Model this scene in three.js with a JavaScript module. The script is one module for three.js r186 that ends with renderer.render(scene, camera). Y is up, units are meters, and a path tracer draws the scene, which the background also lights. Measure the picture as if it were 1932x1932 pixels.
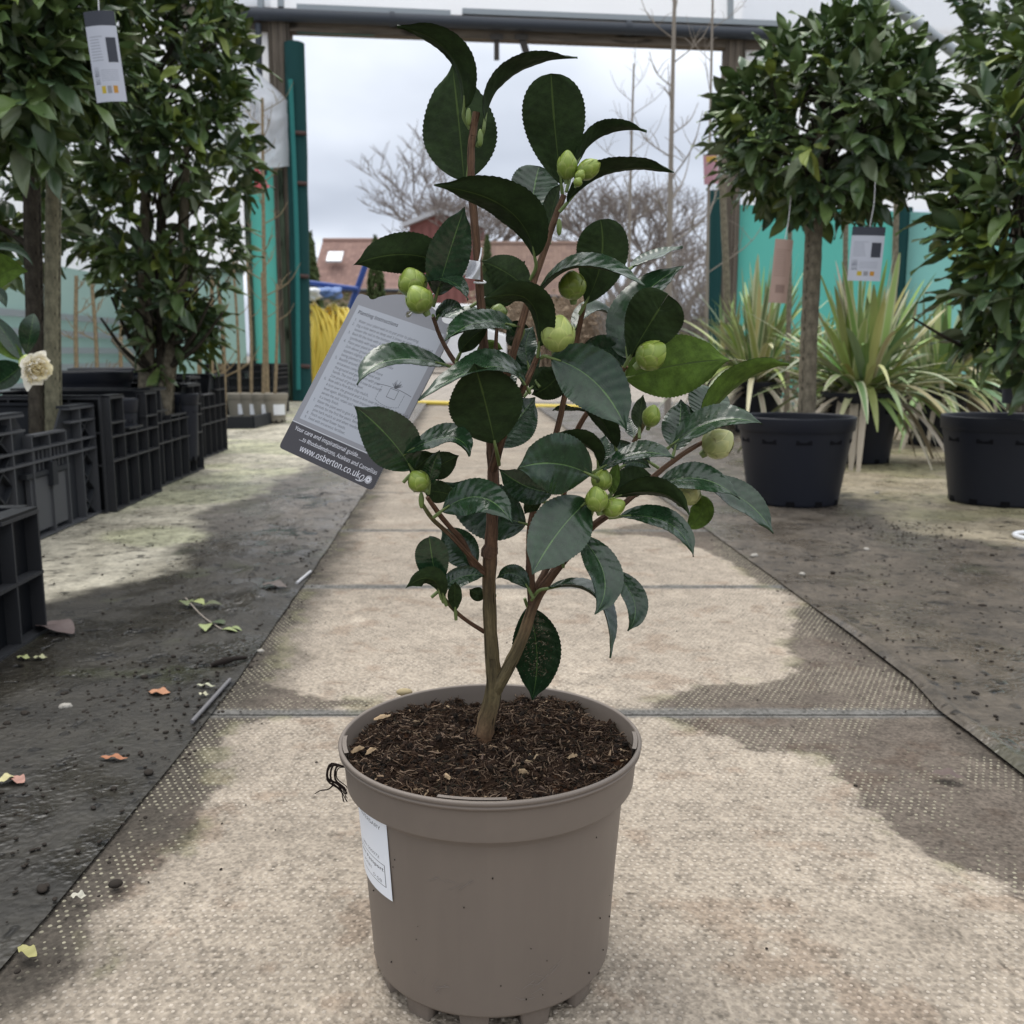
import * as THREE from 'three';
import { mergeGeometries } from 'three/addons/utils/BufferGeometryUtils.js';

// ---------- camera, sky, sun, exposure ----------
const W = 1932, F = 1817, PITCH = THREE.MathUtils.degToRad(9.3), EYE = new THREE.Vector3(0, 0.46, 0);
const scene = new THREE.Scene();
const camera = new THREE.PerspectiveCamera(2 * Math.atan(W / 2 / F) * 180 / Math.PI, 1, 0.05, 400);
camera.position.copy(EYE);
camera.lookAt(0, EYE.y - Math.sin(PITCH), -Math.cos(PITCH));
camera.focus = 0.66;
camera.userData.fStop = 16;
const renderer = new THREE.WebGLRenderer({ antialias: true });
renderer.toneMapping = THREE.LinearToneMapping;
renderer.toneMappingExposure = 1.25;
renderer.shadowMap.enabled = true;

let seed = 12345;
function rnd() { seed = (seed + 0x6d2b79f5) | 0; let t = Math.imul(seed ^ (seed >>> 15), 1 | seed); t = (t + Math.imul(t ^ (t >>> 7), 61 | t)) ^ t; return ((t ^ (t >>> 14)) >>> 0) / 4294967296; }
const rr = (a, b) => a + (b - a) * rnd();
const V3 = (x, y, z) => new THREE.Vector3(x, y, z);
const clamp = (x, a, b) => Math.min(b, Math.max(a, x));
const sstep = (a, b, x) => { const t = clamp((x - a) / (b - a), 0, 1); return t * t * (3 - 2 * t); };
const lerp = (a, b, t) => a + (b - a) * t;
function hash(ix, iy, s) { let h = Math.imul(ix, 374761393) + Math.imul(iy, 668265263) + Math.imul(s, 1442695041) | 0; h = Math.imul(h ^ (h >>> 13), 1274126177); return ((h ^ (h >>> 16)) >>> 0) / 4294967296; }
function vnoise(x, y, s = 0, per = 0) {
  const ix = Math.floor(x), iy = Math.floor(y), fx = x - ix, fy = y - iy, u = fx * fx * (3 - 2 * fx), v = fy * fy * (3 - 2 * fy);
  const m = (k) => per ? ((k % per) + per) % per : k;
  const x0 = m(ix), x1 = m(ix + 1), y0 = m(iy), y1 = m(iy + 1);
  return lerp(lerp(hash(x0, y0, s), hash(x1, y0, s), u), lerp(hash(x0, y1, s), hash(x1, y1, s), u), v);
}
function fbm(x, y, s = 0, oct = 4, per = 0) { let a = 0.5, r = 0, n = 0; for (let i = 0; i < oct; i++) { r += a * vnoise(x, y, s + i, per); n += a; a *= 0.55; x *= 2; y *= 2; per *= 2; } return r / n; }

// overcast sky: bright strip low down, grey cloud bands, brighter towards the zenith as overcast skies are, raised out of view to light the ground
{
  const w = 1536, h = 768, data = new Float32Array(w * h * 4);
  for (let j = 0; j < h; j++) {
    const el = ((j + 0.5) / h - 0.5) * 180, e = Math.max(el, 0), ce = Math.cos(el * Math.PI / 180);
    for (let i = 0; i < w; i++) {
      const a = ((i + 0.5) / w - 0.5) * 2 * Math.PI, dx = Math.cos(a) * ce, dz = Math.sin(a) * ce, dy = Math.sin(e * Math.PI / 180);
      const k = 1 / (dy + 0.22), n = fbm(dx * k * 2.2 + 40, dz * k * 2.2 + 40, 3, 5), n2 = fbm(dx * k * 0.9 + 9, dz * k * 0.9 + 80, 17, 4);
      const low = Math.exp(-(((e - 5.2) / 2.2) ** 2));
      let L = 0.49 + 1.32 * Math.pow(Math.sin(e * Math.PI / 180), 1.2);
      L *= 0.62 + 0.62 * n + 0.62 * (n2 - 0.42);
      L *= 1 - 0.15 * Math.exp(-(((e - 10.5) / 4.5) ** 2));
      L += low * (0.22 + 0.5 * Math.max(0, n2 - 0.42));
      const white = clamp((L - 0.5) * 1.5, 0, 1), o = (j * w + i) * 4;
      const g = el < 0 ? 0.35 : 1;
      data[o] = L * g * lerp(0.86, 0.97, white); data[o + 1] = L * g * lerp(0.95, 1.0, white); data[o + 2] = L * g * lerp(1.12, 1.04, white); data[o + 3] = 1;
    }
  }
  const t = new THREE.DataTexture(data, w, h, THREE.RGBAFormat, THREE.FloatType);
  t.mapping = THREE.EquirectangularReflectionMapping; t.magFilter = THREE.LinearFilter; t.minFilter = THREE.LinearFilter; t.needsUpdate = true;
  scene.background = t; scene.environment = t;
}
const sun = new THREE.DirectionalLight(new THREE.Color(1, 0.96, 0.9), 1.5);
sun.position.set(-2.5, 9, -4.5); sun.target.position.set(0, 0, -2);
sun.castShadow = true; sun.shadow.radius = 60; sun.shadow.mapSize.set(2048, 2048);
Object.assign(sun.shadow.camera, { left: -8, right: 8, top: 8, bottom: -8, near: 0.5, far: 30 });
scene.add(sun, sun.target);

// ---------- placing: a photograph position plus a distance gives a point in the place ----------
const CP = Math.cos(PITCH), SP = Math.sin(PITCH);
function ray(x, y) { const a = (x - W / 2) / F, b = -(y - W / 2) / F; return V3(a, b * CP - SP, -b * SP - CP); }
function at(x, y, Z) { const r = ray(x, y); return r.multiplyScalar(Z / -r.z).add(EYE); }
function onGround(x, y, h = 0) { const r = ray(x, y); return r.multiplyScalar((EYE.y - h) / -r.y).add(EYE); }

// ---------- naming ----------
const used = {};
function numbered(n) { const k = used[n] = (used[n] ?? -1) + 1; return k ? n + '_' + String(k).padStart(3, '0') : n; }
function tag(o, label, category, group) { o.userData.label = label; o.userData.category = category; if (group) o.userData.group = group; return o; }
function thing(name, label, category, pos = [0, 0, 0], group) { const g = new THREE.Group(); g.name = numbered(name); g.position.set(...(pos.isVector3 ? [pos.x, pos.y, pos.z] : pos)); scene.add(g); return tag(g, label, category, group); }
function mesh(name, geo, mat, parent) { const m = new THREE.Mesh(geo, mat); m.name = parent ? name : numbered(name); m.castShadow = m.receiveShadow = true; (parent || scene).add(m); return m; }
function struct(o) { o.userData.kind = 'structure'; return o; }
function stuff(o) { o.userData.kind = 'stuff'; return o; }
// a geometry given in world axes, put under a thing that stands at p
const rel = (geo, p) => geo.translate(-p.x, -p.y, -p.z);

// ---------- materials ----------
const lin = (r, g, b) => new THREE.Color().setRGB(r, g, b);
const std = (c, roughness = 0.8, extra = {}) => new THREE.MeshPhysicalMaterial({ color: Array.isArray(c) ? lin(...c) : c, roughness, specularIntensity: roughness > 0.84 ? 0.25 : roughness > 0.65 ? 0.5 : 0.8, ...extra });
function dataTex(n, f, srgb = false, m = n) {
  const d = new Uint8Array(n * m * 4);
  for (let j = 0; j < m; j++) for (let i = 0; i < n; i++) { const c = f(i / n, j / m, i, j), o = (j * n + i) * 4; d[o] = clamp(c[0], 0, 1) * 255; d[o + 1] = clamp(c[1], 0, 1) * 255; d[o + 2] = clamp(c[2], 0, 1) * 255; d[o + 3] = 255; }
  const t = new THREE.DataTexture(d, n, m); t.wrapS = t.wrapT = THREE.RepeatWrapping; t.magFilter = THREE.LinearFilter; t.minFilter = THREE.LinearMipmapLinearFilter; if (srgb) t.colorSpace = THREE.SRGBColorSpace; t.needsUpdate = true; return t;
}
function canvasTex(w, h, draw) { const c = document.createElement('canvas'); c.width = w; c.height = h; draw(c.getContext('2d'), w, h); const t = new THREE.CanvasTexture(c); t.colorSpace = THREE.SRGBColorSpace; t.magFilter = THREE.LinearFilter; return t; }
const g1 = (v) => [v, v, v];

// dimpled slab: worn raised pimples 8.5 mm apart among grit
const SLABTILE = 0.476;
function slabField(u, v) {
  const n = 56, x = u * n, y = v * n, row = Math.floor(y), cx = x - Math.floor(x) - 0.5, cy = y - row - 0.5;
  const jx = (hash(Math.floor(x), row, 5) - 0.5) * 0.16, jy = (hash(Math.floor(x), row, 6) - 0.5) * 0.16;
  const d = Math.hypot(cx - jx, (cy - jy) * 1.0), strength = sstep(0.3, 0.6, fbm(u * 6, v * 6, 31, 3, 6));
  return { dot: sstep(0.27, 0.15, d) * (0.25 + 0.75 * strength), grit: fbm(u * 150, v * 150, 7, 2, 150), mid: fbm(u * 30, v * 30, 9, 3, 30), pit: fbm(u * 70, v * 70, 19, 2, 70) };
}
const slabMap = dataTex(1024, (u, v) => { const s = slabField(u, v), k = 0.69 + 0.62 * (s.grit - 0.5) + 0.30 * (s.mid - 0.5) - 0.14 * sstep(0.68, 0.8, s.pit) + 0.10 * s.dot; return [k, k * 0.985, k * 0.965]; });
const slabBump = dataTex(1024, (u, v) => { const s = slabField(u, v); return g1(0.35 + 0.1 * s.dot + 0.6 * (s.grit - 0.5) + 0.2 * (s.mid - 0.5)); });
const M = {};
M.pimple = std([1, 1, 1], 0.85);
M.slab = std([1, 1, 1], 0.85, { vertexColors: true, map: slabMap, bumpMap: slabBump, bumpScale: 0.0028, specularIntensity: 0.3 });
const floorMap = dataTex(1024, (u, v) => { const a = fbm(u * 24, v * 24, 41, 4, 24), b = fbm(u * 140, v * 140, 43, 2, 140), c = fbm(u * 9, v * 30, 47, 3, 0), spot = sstep(0.68, 0.78, fbm(u * 36, v * 36, 53, 3, 36)); const k = 0.72 + 0.7 * (a - 0.5) + 0.45 * (b - 0.5) + 0.2 * (c - 0.5) - 0.45 * spot; return [k, k * 0.98, k * 0.95]; });
const floorBump = dataTex(1024, (u, v) => { const a = fbm(u * 24, v * 24, 41, 4, 24), b = fbm(u * 140, v * 140, 43, 2, 140), spot = sstep(0.66, 0.8, fbm(u * 36, v * 36, 53, 3, 36)); return g1(0.3 + 0.4 * (a - 0.5) + 0.25 * (b - 0.5) + 0.45 * spot); });
const floorRough = dataTex(512, (u, v) => g1(0.42 + 0.5 * sstep(0.40, 0.62, fbm(u * 7, v * 7, 57, 4, 7)) + 0.12 * (fbm(u * 60, v * 60, 58, 2, 60) - 0.5)));
M.floor = std([1, 1, 1], 1, { vertexColors: true, map: floorMap, roughnessMap: floorRough, bumpMap: floorBump, bumpScale: 0.011, specularIntensity: 0.55 });
M.mud = std([1, 1, 1], 0.66, { vertexColors: true, map: floorMap, roughnessMap: floorRough, bumpMap: floorBump, bumpScale: 0.008, specularIntensity: 0.7 });
M.yard = std([1, 1, 1], 0.8, { vertexColors: true, map: floorMap, bumpMap: floorBump, bumpScale: 0.006 });

const barkMap = dataTex(256, (u, v) => { const a = fbm(u * 18, v * 4, 61, 4, 0), b = fbm(u * 40, v * 40, 63, 2, 40), crack = sstep(0.42, 0.36, fbm(u * 14, v * 2.4, 67, 3, 0)); const k = 0.62 + 0.7 * (a - 0.5) + 0.3 * (b - 0.5) - 0.35 * crack; return [k, k * 0.97, k * 0.93]; });
const barkBump = dataTex(256, (u, v) => g1(0.5 + 0.9 * (fbm(u * 18, v * 4, 61, 4, 0) - 0.5) - 0.4 * sstep(0.42, 0.36, fbm(u * 14, v * 2.4, 67, 3, 0))));
M.stem = std([1, 1, 1], 0.7, { vertexColors: true, map: barkMap, bumpMap: barkBump, bumpScale: 0.0016 });
M.trunkGrey = std([0.31, 0.28, 0.215], 0.85, { map: barkMap, bumpMap: barkBump, bumpScale: 0.002 });
M.trunkDark = std([0.09, 0.08, 0.065], 0.9, { map: barkMap, bumpMap: barkBump, bumpScale: 0.002 });
M.trunkOlive = std([0.26, 0.25, 0.17], 0.8, { map: barkMap, bumpMap: barkBump, bumpScale: 0.001 });
M.twig = std([0.27, 0.235, 0.2], 0.9);
M.twigHazy = std([0.24, 0.21, 0.19], 0.95);  // distant trees: haze put into the colour, bark lightened to grey
M.cane = std([0.42, 0.33, 0.21], 0.75, { map: barkMap });

// camellia leaf: left half of the texture is the glossy upper face, right half the paler underside
function leafTex(kind) {
  return canvasTex(512, 512, (c, w, h) => {
    const half = w / 2;
    for (const side of [0, 1]) {
      const x0 = side * half;
      const base = side ? (kind === 'lit' ? [76, 98, 38] : [38, 52, 27]) : [34, 56, 35];  // lit kind: backlight through the leaf painted into the underside colour
      c.save(); c.beginPath(); c.rect(x0, 0, half, h); c.clip();
      c.fillStyle = `rgb(${base})`; c.fillRect(x0, 0, half, h);
      const q = 4;
      for (let j = 0; j < h; j += q) for (let i = 0; i < half; i += q) { const n = fbm(i / 38, j / 38, 71 + side, 4) - 0.5, m = vnoise(i / 5, j / 5, 75) - 0.5, k = 1 + 0.5 * n + 0.16 * m; c.fillStyle = `rgb(${base.map((b) => Math.round(clamp(b * k, 0, 255)))})`; c.fillRect(x0 + i, j, q, q); }
      const vein = side ? [64, 80, 44] : [62, 88, 58];
      c.lineCap = 'round';
      const curve = (s, y, len, rise, a, lw) => { c.strokeStyle = `rgba(${vein},${a})`; c.lineWidth = lw; c.beginPath(); c.moveTo(x0 + half / 2, y); c.quadraticCurveTo(x0 + half / 2 + s * len * 0.55, y + rise * 0.35, x0 + half / 2 + s * len, y + rise); c.stroke(); };
      for (let k = 0; k < 9; k++) for (const s of [-1, 1]) { const y = 40 + k * 46 + (s > 0 ? 18 : 0); curve(s, y, half * 0.46, 58, side ? 0.22 : 0.26, 1.8); }
      for (let k = 0; k < 60; k++) { const s = hash(k, 1, side) < 0.5 ? -1 : 1, y = hash(k, 2, side) * h, x = x0 + half / 2 + s * hash(k, 3, side) * half * 0.45; c.strokeStyle = `rgba(${vein},.2)`; c.lineWidth = 1.2; c.beginPath(); c.moveTo(x, y); c.lineTo(x + (hash(k, 4, side) - 0.5) * 60, y + 10 + hash(k, 5, side) * 26); c.stroke(); }
      c.strokeStyle = side ? 'rgb(66,82,42)' : 'rgb(80,108,60)';
      c.lineWidth = 8; c.beginPath(); c.moveTo(x0 + half / 2, 0); c.lineTo(x0 + half / 2, h * 0.4); c.stroke();
      c.lineWidth = 4.5; c.beginPath(); c.moveTo(x0 + half / 2, 0); c.lineTo(x0 + half / 2, h * 0.96); c.stroke();
      if (kind === 'dirty' && !side) for (let k = 0; k < 330; k++) { const y = h * (0.25 + 0.68 * hash(k, 7, 1)), x = x0 + half * (0.5 + 0.75 * (hash(k, 8, 1) - 0.5) * (0.5 + 0.5 * hash(k, 9, 1))); c.strokeStyle = ['rgb(96,78,64)', 'rgb(120,104,86)', 'rgb(58,44,36)', 'rgb(160,148,130)'][k % 4]; c.lineWidth = 1.4 + 2 * hash(k, 10, 1); c.beginPath(); c.moveTo(x, y); c.lineTo(x + (hash(k, 11, 1) - 0.5) * 22, y + (hash(k, 12, 1) - 0.5) * 16); c.stroke(); }
      c.restore();
    }
  });
}
const leafRough = dataTex(256, (u, v) => { const n = fbm(u * 26, v * 14, 81, 3, 0); return u < 0.5 ? g1(0.10 + 0.26 * n) : g1(0.58 + 0.2 * n); });
const leafBump = dataTex(512, (u, v) => { const x = Math.abs(((u * 2) % 1) - 0.5) * 2, ph = (v * 11 - x * 1.3), r = Math.abs(ph - Math.round(ph)); return g1(0.5 + 0.28 * sstep(0, 0.5, r) - 0.25 * sstep(0.06, 0, x) + 0.14 * (fbm(u * 50, v * 30, 83, 3, 0) - 0.5)); });
const leafSpec = (() => { const d = new Uint8Array(64 * 4 * 4); for (let i = 0; i < 64 * 4; i++) { d[i * 4] = d[i * 4 + 1] = d[i * 4 + 2] = 255; d[i * 4 + 3] = (i % 64) < 32 ? 255 : 70; } const t = new THREE.DataTexture(d, 64, 4); t.needsUpdate = true; t.magFilter = THREE.NearestFilter; return t; })();
const leafMat = (kind) => std([1, 1, 1], 1, { specularIntensity: 1, specularIntensityMap: leafSpec, map: leafTex(kind), roughnessMap: leafRough, bumpMap: leafBump, bumpScale: 0.00028 });
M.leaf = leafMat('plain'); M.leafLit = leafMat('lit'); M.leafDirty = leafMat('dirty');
M.petiole = std([0.14, 0.19, 0.06], 0.55);
M.budGreen = new THREE.MeshPhysicalMaterial({ color: lin(0.215, 0.29, 0.045), roughness: 0.42 });
M.budDeep = new THREE.MeshPhysicalMaterial({ color: lin(0.15, 0.21, 0.05), roughness: 0.42 });
M.budPale = new THREE.MeshPhysicalMaterial({ color: lin(0.48, 0.50, 0.22), roughness: 0.5 });
M.budYoung = new THREE.MeshPhysicalMaterial({ color: lin(0.40, 0.47, 0.13), roughness: 0.45 });
M.sepal = std([1, 1, 1], 0.3, { vertexColors: true });
M.budScale = std([0.13, 0.11, 0.045], 0.7);
const potMap = dataTex(512, (u, v) => { const a = fbm(u * 8, v * 5, 301, 4, 0), b = fbm(u * 90, v * 14, 303, 3, 0), drip = sstep(0.60, 0.72, fbm(u * 46, v * 3, 305, 3, 0)); const k = 0.96 + 0.08 * (a - 0.5) + 0.05 * (b - 0.5) - 0.02 * drip; return [k, k * 0.995, k * 0.985]; });
const potRough = dataTex(512, (u, v) => g1(0.40 + 0.22 * fbm(u * 12, v * 8, 307, 4, 0)));
M.pot = std([0.178, 0.148, 0.125], 1, { map: potMap, roughnessMap: potRough, specularIntensity: 0.8 });
M.potBlack = std([0.010, 0.012, 0.019], 0.48, { specularIntensity: 0.6 });
M.crate = std([0.006, 0.007, 0.009], 0.5, { specularIntensity: 0.4 });
M.crateRib = std([0.024, 0.025, 0.028], 0.55);  // paler copies of the crate plastic: light on the ribs painted in
M.crateGreyRib = std([0.06, 0.062, 0.068], 0.6);
M.crateGrey = std([0.02, 0.022, 0.026], 0.6, { specularIntensity: 0.4 });
M.soil = std([1, 1, 1], 0.95, { vertexColors: true });
M.chip = std([1, 1, 1], 0.85);
M.wood = std([0.22, 0.19, 0.16], 0.9, { map: barkMap, bumpMap: barkBump, bumpScale: 0.004 });
M.woodGreen = std([0.09, 0.12, 0.085], 0.9, { map: barkMap });
M.pipe = std([0.035, 0.042, 0.055], 0.5);
M.steel = std([0.3, 0.33, 0.35], 0.5, { metalness: 0.3 });
M.bracket = std([0.06, 0.055, 0.05], 0.8);
M.poly = new THREE.MeshPhysicalMaterial({ color: lin(0.9, 0.92, 0.95), roughness: 1, transmission: 0.72, thickness: 0, side: THREE.DoubleSide });
M.fleece = new THREE.MeshPhysicalMaterial({ color: lin(0.78, 0.8, 0.84), roughness: 1, transmission: 0.55, thickness: 0, side: THREE.DoubleSide });
M.net = new THREE.MeshPhysicalMaterial({ color: lin(0.085, 0.40, 0.34), roughness: 1, transmission: 0.6, thickness: 0, side: THREE.DoubleSide });
M.netPale = new THREE.MeshPhysicalMaterial({ color: lin(0.2, 0.48, 0.44), roughness: 1, transmission: 0.6, thickness: 0, side: THREE.DoubleSide });
M.netDull = new THREE.MeshPhysicalMaterial({ color: lin(0.26, 0.40, 0.36), roughness: 1, transmission: 0.55, thickness: 0, side: THREE.DoubleSide });
M.netRoll = std([0.008, 0.05, 0.05], 0.8);
M.netRollLight = std([0.025, 0.17, 0.16], 0.7);
M.white = std([0.75, 0.76, 0.78], 0.6);
M.cardBack = std([0.42, 0.42, 0.44], 0.5);
M.hose = std([0.74, 0.56, 0.09], 0.5);
M.blue = std([0.03, 0.075, 0.30], 0.45);

// ---------- geometry helpers ----------
function box(w, h, d, x = 0, y = 0, z = 0) { return new THREE.BoxGeometry(w, h, d).translate(x, y, z); }
function tube(pts, radii, { seg = 24, rad = 8, color, bump = 0, closed = false, cap = true } = {}) {
  const curve = new THREE.CatmullRomCurve3(pts, closed, 'centripetal'), fr = curve.computeFrenetFrames(seg, closed), pos = [], uv = [], col = [], idx = [], nor = [];
  const R = (t) => { if (!Array.isArray(radii)) return radii; const k = t * (radii.length - 1), i = Math.min(radii.length - 2, Math.floor(k)); return lerp(radii[i], radii[i + 1], k - i); };
  const len = curve.getLength(), s0 = Math.floor(Math.abs(pts[0].x * 977 + pts[0].y * 331) * 100) % 1000;
  for (let i = 0; i <= seg; i++) {
    const t = i / seg, p = curve.getPoint(t), n = fr.normals[Math.min(i, seg)], b = fr.binormals[Math.min(i, seg)];
    for (let j = 0; j <= rad; j++) {
      const a = j / rad * 2 * Math.PI, ra = R(t) * (1 + bump * (vnoise(t * len * 160, (j % rad) * 1.3, s0) - 0.5));
      const d = n.clone().multiplyScalar(Math.cos(a)).addScaledVector(b, Math.sin(a));
      pos.push(p.x + d.x * ra, p.y + d.y * ra, p.z + d.z * ra); nor.push(d.x, d.y, d.z); uv.push(j / rad, t * len * 12);
      if (color) col.push(...color(t, a));
    }
  }
  for (let i = 0; i < seg; i++) for (let j = 0; j < rad; j++) { const a = i * (rad + 1) + j, b = a + rad + 1; idx.push(a, a + 1, b, b, a + 1, b + 1); }
  if (cap && !closed) for (const e of [0, seg]) { const c = pos.length / 3, p = curve.getPoint(e / seg), tn = fr.tangents[e].clone().multiplyScalar(e ? 1 : -1); const st = e * (rad + 1);
    for (let j = 0; j <= rad; j++) { pos.push(pos[(st + j) * 3], pos[(st + j) * 3 + 1], pos[(st + j) * 3 + 2]); nor.push(tn.x, tn.y, tn.z); uv.push(0, 0); if (color) col.push(...color(e / seg, 0)); }
    pos.push(p.x, p.y, p.z); nor.push(tn.x, tn.y, tn.z); uv.push(0, 0); if (color) col.push(...color(e / seg, 0));
    for (let j = 0; j < rad; j++) e ? idx.push(c + j, c + j + 1, c + rad + 1) : idx.push(c + j + 1, c + j, c + rad + 1); }
  const g = new THREE.BufferGeometry(); g.setAttribute('position', new THREE.Float32BufferAttribute(pos, 3)); g.setAttribute('normal', new THREE.Float32BufferAttribute(nor, 3)); g.setAttribute('uv', new THREE.Float32BufferAttribute(uv, 2));
  if (color) g.setAttribute('color', new THREE.Float32BufferAttribute(col, 3)); g.setIndex(idx); return g;
}
function rod(a, b, r, rad = 8) { return tube([a, a.clone().lerp(b, 0.5), b], r, { seg: 2, rad }); }
function beamBetween(a, b, w, h) { const d = b.clone().sub(a), len = d.length(), m = new THREE.Matrix4().lookAt(a, b, V3(0, 1, 0)); return new THREE.BoxGeometry(w, h, len).applyMatrix4(m).translate((a.x + b.x) / 2, (a.y + b.y) / 2, (a.z + b.z) / 2); }
function grid(nx, ny, f, color) {
  const pos = [], uv = [], col = [], idx = [];
  for (let j = 0; j <= ny; j++) for (let i = 0; i <= nx; i++) { const p = f(i / nx, j / ny); pos.push(p[0], p[1], p[2]); uv.push(p[3] ?? i / nx, p[4] ?? j / ny); if (color) col.push(...color(p[0], p[2], i / nx, j / ny)); }
  for (let j = 0; j < ny; j++) for (let i = 0; i < nx; i++) { const a = j * (nx + 1) + i, b = a + nx + 1; idx.push(a, a + 1, b, b, a + 1, b + 1); }
  const g = new THREE.BufferGeometry(); g.setAttribute('position', new THREE.Float32BufferAttribute(pos, 3)); g.setAttribute('uv', new THREE.Float32BufferAttribute(uv, 2)); if (color) g.setAttribute('color', new THREE.Float32BufferAttribute(col, 3)); g.setIndex(idx); g.computeVertexNormals(); return g;
}
function inPoly(x, z, P) { let r = false; for (let i = 0, j = P.length - 1; i < P.length; j = i++) { const a = P[i], b = P[j]; if ((a[1] > z) !== (b[1] > z) && x < (b[0] - a[0]) * (z - a[1]) / (b[1] - a[1]) + a[0]) r = !r; } return r; }
function polyDist(x, z, P) { let d = 1e9; for (let i = 0, j = P.length - 1; i < P.length; j = i++) { const a = P[j], b = P[i], vx = b[0] - a[0], vz = b[1] - a[1], t = clamp(((x - a[0]) * vx + (z - a[1]) * vz) / (vx * vx + vz * vz), 0, 1); d = Math.min(d, Math.hypot(x - a[0] - t * vx, z - a[1] - t * vz)); } return inPoly(x, z, P) ? -d : d; }
const groundPoly = (s) => s.trim().split(/\s+/).map((q) => { const [x, y] = q.split(',').map(Number), p = onGround(x, y); return [p.x, p.z]; });

// ================= THE SETTING =================
// path frame: forward runs towards the vanishing point of the slabs, u to the right of it
const FX = -0.05, PU = (u, v) => [u + FX * v, -v];   // u metres right, v metres forward
const wetLeft = groundPoly('-120,1960 60,1885 110,1840 180,1745 240,1700 330,1600 370,1530 405,1500 395,1460 445,1365 560,1352 640,1338 720,1338 720,1318 600,1312 490,1296 540,1200 575,1140 562,1112 600,1085 640,1010 700,930 640,930 400,1080 -400,1960');
const wetRight = groundPoly('1250,1322 1340,1290 1470,1278 1500,1262 1470,1215 1500,1170 1510,1130 1430,1100 1380,1060 1260,1015 1130,1005 1260,975 1340,975 2400,1000 2600,1960 1932,1705 1820,1640 1700,1575 1610,1490 1540,1430 1400,1415 1330,1385 1260,1352');
const JOINTS = [-0.19, 0.5, 1.191, 1.883, 2.504, 3.214, 3.93, 4.62, 5.3, 6.0, 6.7, 7.4, 8.1, 8.8];
const DRY = [0.425, 0.367, 0.30], WET = [0.165, 0.138, 0.115];
function slabColor(x, z, u, v, j0, j1) {
  const n = fbm(x * 9, z * 9, 101, 4) - 0.5, n2 = fbm(x * 42, z * 42, 103, 3) - 0.5, d = Math.min(polyDist(x, z, wetLeft), polyDist(x, z, wetRight)) + 0.05 * n + 0.03 * n2 + 0.012 * (vnoise(x * 210, z * 210, 119) - 0.5);
  let w = sstep(0.004, -0.006, d);
  const dj = Math.min(Math.abs(v - j0), Math.abs(v - j1)) + 0.012 * n + 0.008 * n2, near = v < 3 ? 1 : 0.6;
  let c = DRY.map((a, k) => lerp(a, WET[k], w));
  const blotch = 1 + 0.34 * n + 0.16 * n2; c = c.map((a) => a * blotch);
  const stain = sstep(0.6, 0.72, fbm(x * 24 + 7, z * 24, 107, 5)); c = [lerp(c[0], c[0] * 0.86, stain), lerp(c[1], c[1] * 0.81, stain), lerp(c[2], c[2] * 0.78, stain)];
  { const dl = u - edgeAt(edgeL, v) + 0.07 * n + 0.03 * n2, dr = edgeAt(edgeR, v) - u + 0.05 * n + 0.03 * n2, dirt = Math.max(0.9 * sstep(0.10, 0.0, dl), 0.6 * sstep(0.06, 0, dr)); c = [lerp(c[0], 0.075, dirt), lerp(c[1], 0.066, dirt), lerp(c[2], 0.055, dirt)]; }
  const jt = sstep(0.02, 0.006, dj) * near; c = [lerp(c[0], 0.19, jt), lerp(c[1], 0.185, jt), lerp(c[2], 0.175, jt)];
  const pale = sstep(0.62, 0.75, fbm(x * 11 + 3, z * 11 + 20, 109, 4)) * 0.16; c = c.map((a) => a * (1 + pale));
  const moss = sstep(0.02, 0.0, Math.abs(d - 0.004) - 0.004) * sstep(0.5, 0.62, fbm(x * 20, z * 20, 113, 3)) * 0.35; c = [lerp(c[0], 0.20, moss), lerp(c[1], 0.20, moss), lerp(c[2], 0.10, moss)];
  return c;
}
const edgePts = (t) => t.trim().split(/\s+/).map((q) => { const [x, y] = q.split(',').map(Number), p = onGround(x, y); return [p.x - FX * -p.z, -p.z]; });
const edgeL = edgePts('-420,2330 -190,2060 0,1834 120,1695 330,1441 438,1300 591,1079 705,905 770,815').concat([[-0.34, 6], [-0.35, 9.4]]);
const edgeR = edgePts('2700,2080 2200,1680 1932,1470 1770,1345 1720,1290 1510,1130 1340,1005').concat([[0.63, 3.6], [0.64, 5], [0.64, 7], [0.64, 9.4]]);
function edgeAt(E, v) { let i = 0; while (i < E.length - 2 && v > E[i + 1][1]) i++; const t = clamp((v - E[i][1]) / (E[i + 1][1] - E[i][1]), 0, 1); return lerp(E[i][0], E[i + 1][0], t); }
const path = new THREE.Group(); path.name = 'path'; struct(path); scene.add(path);
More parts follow.
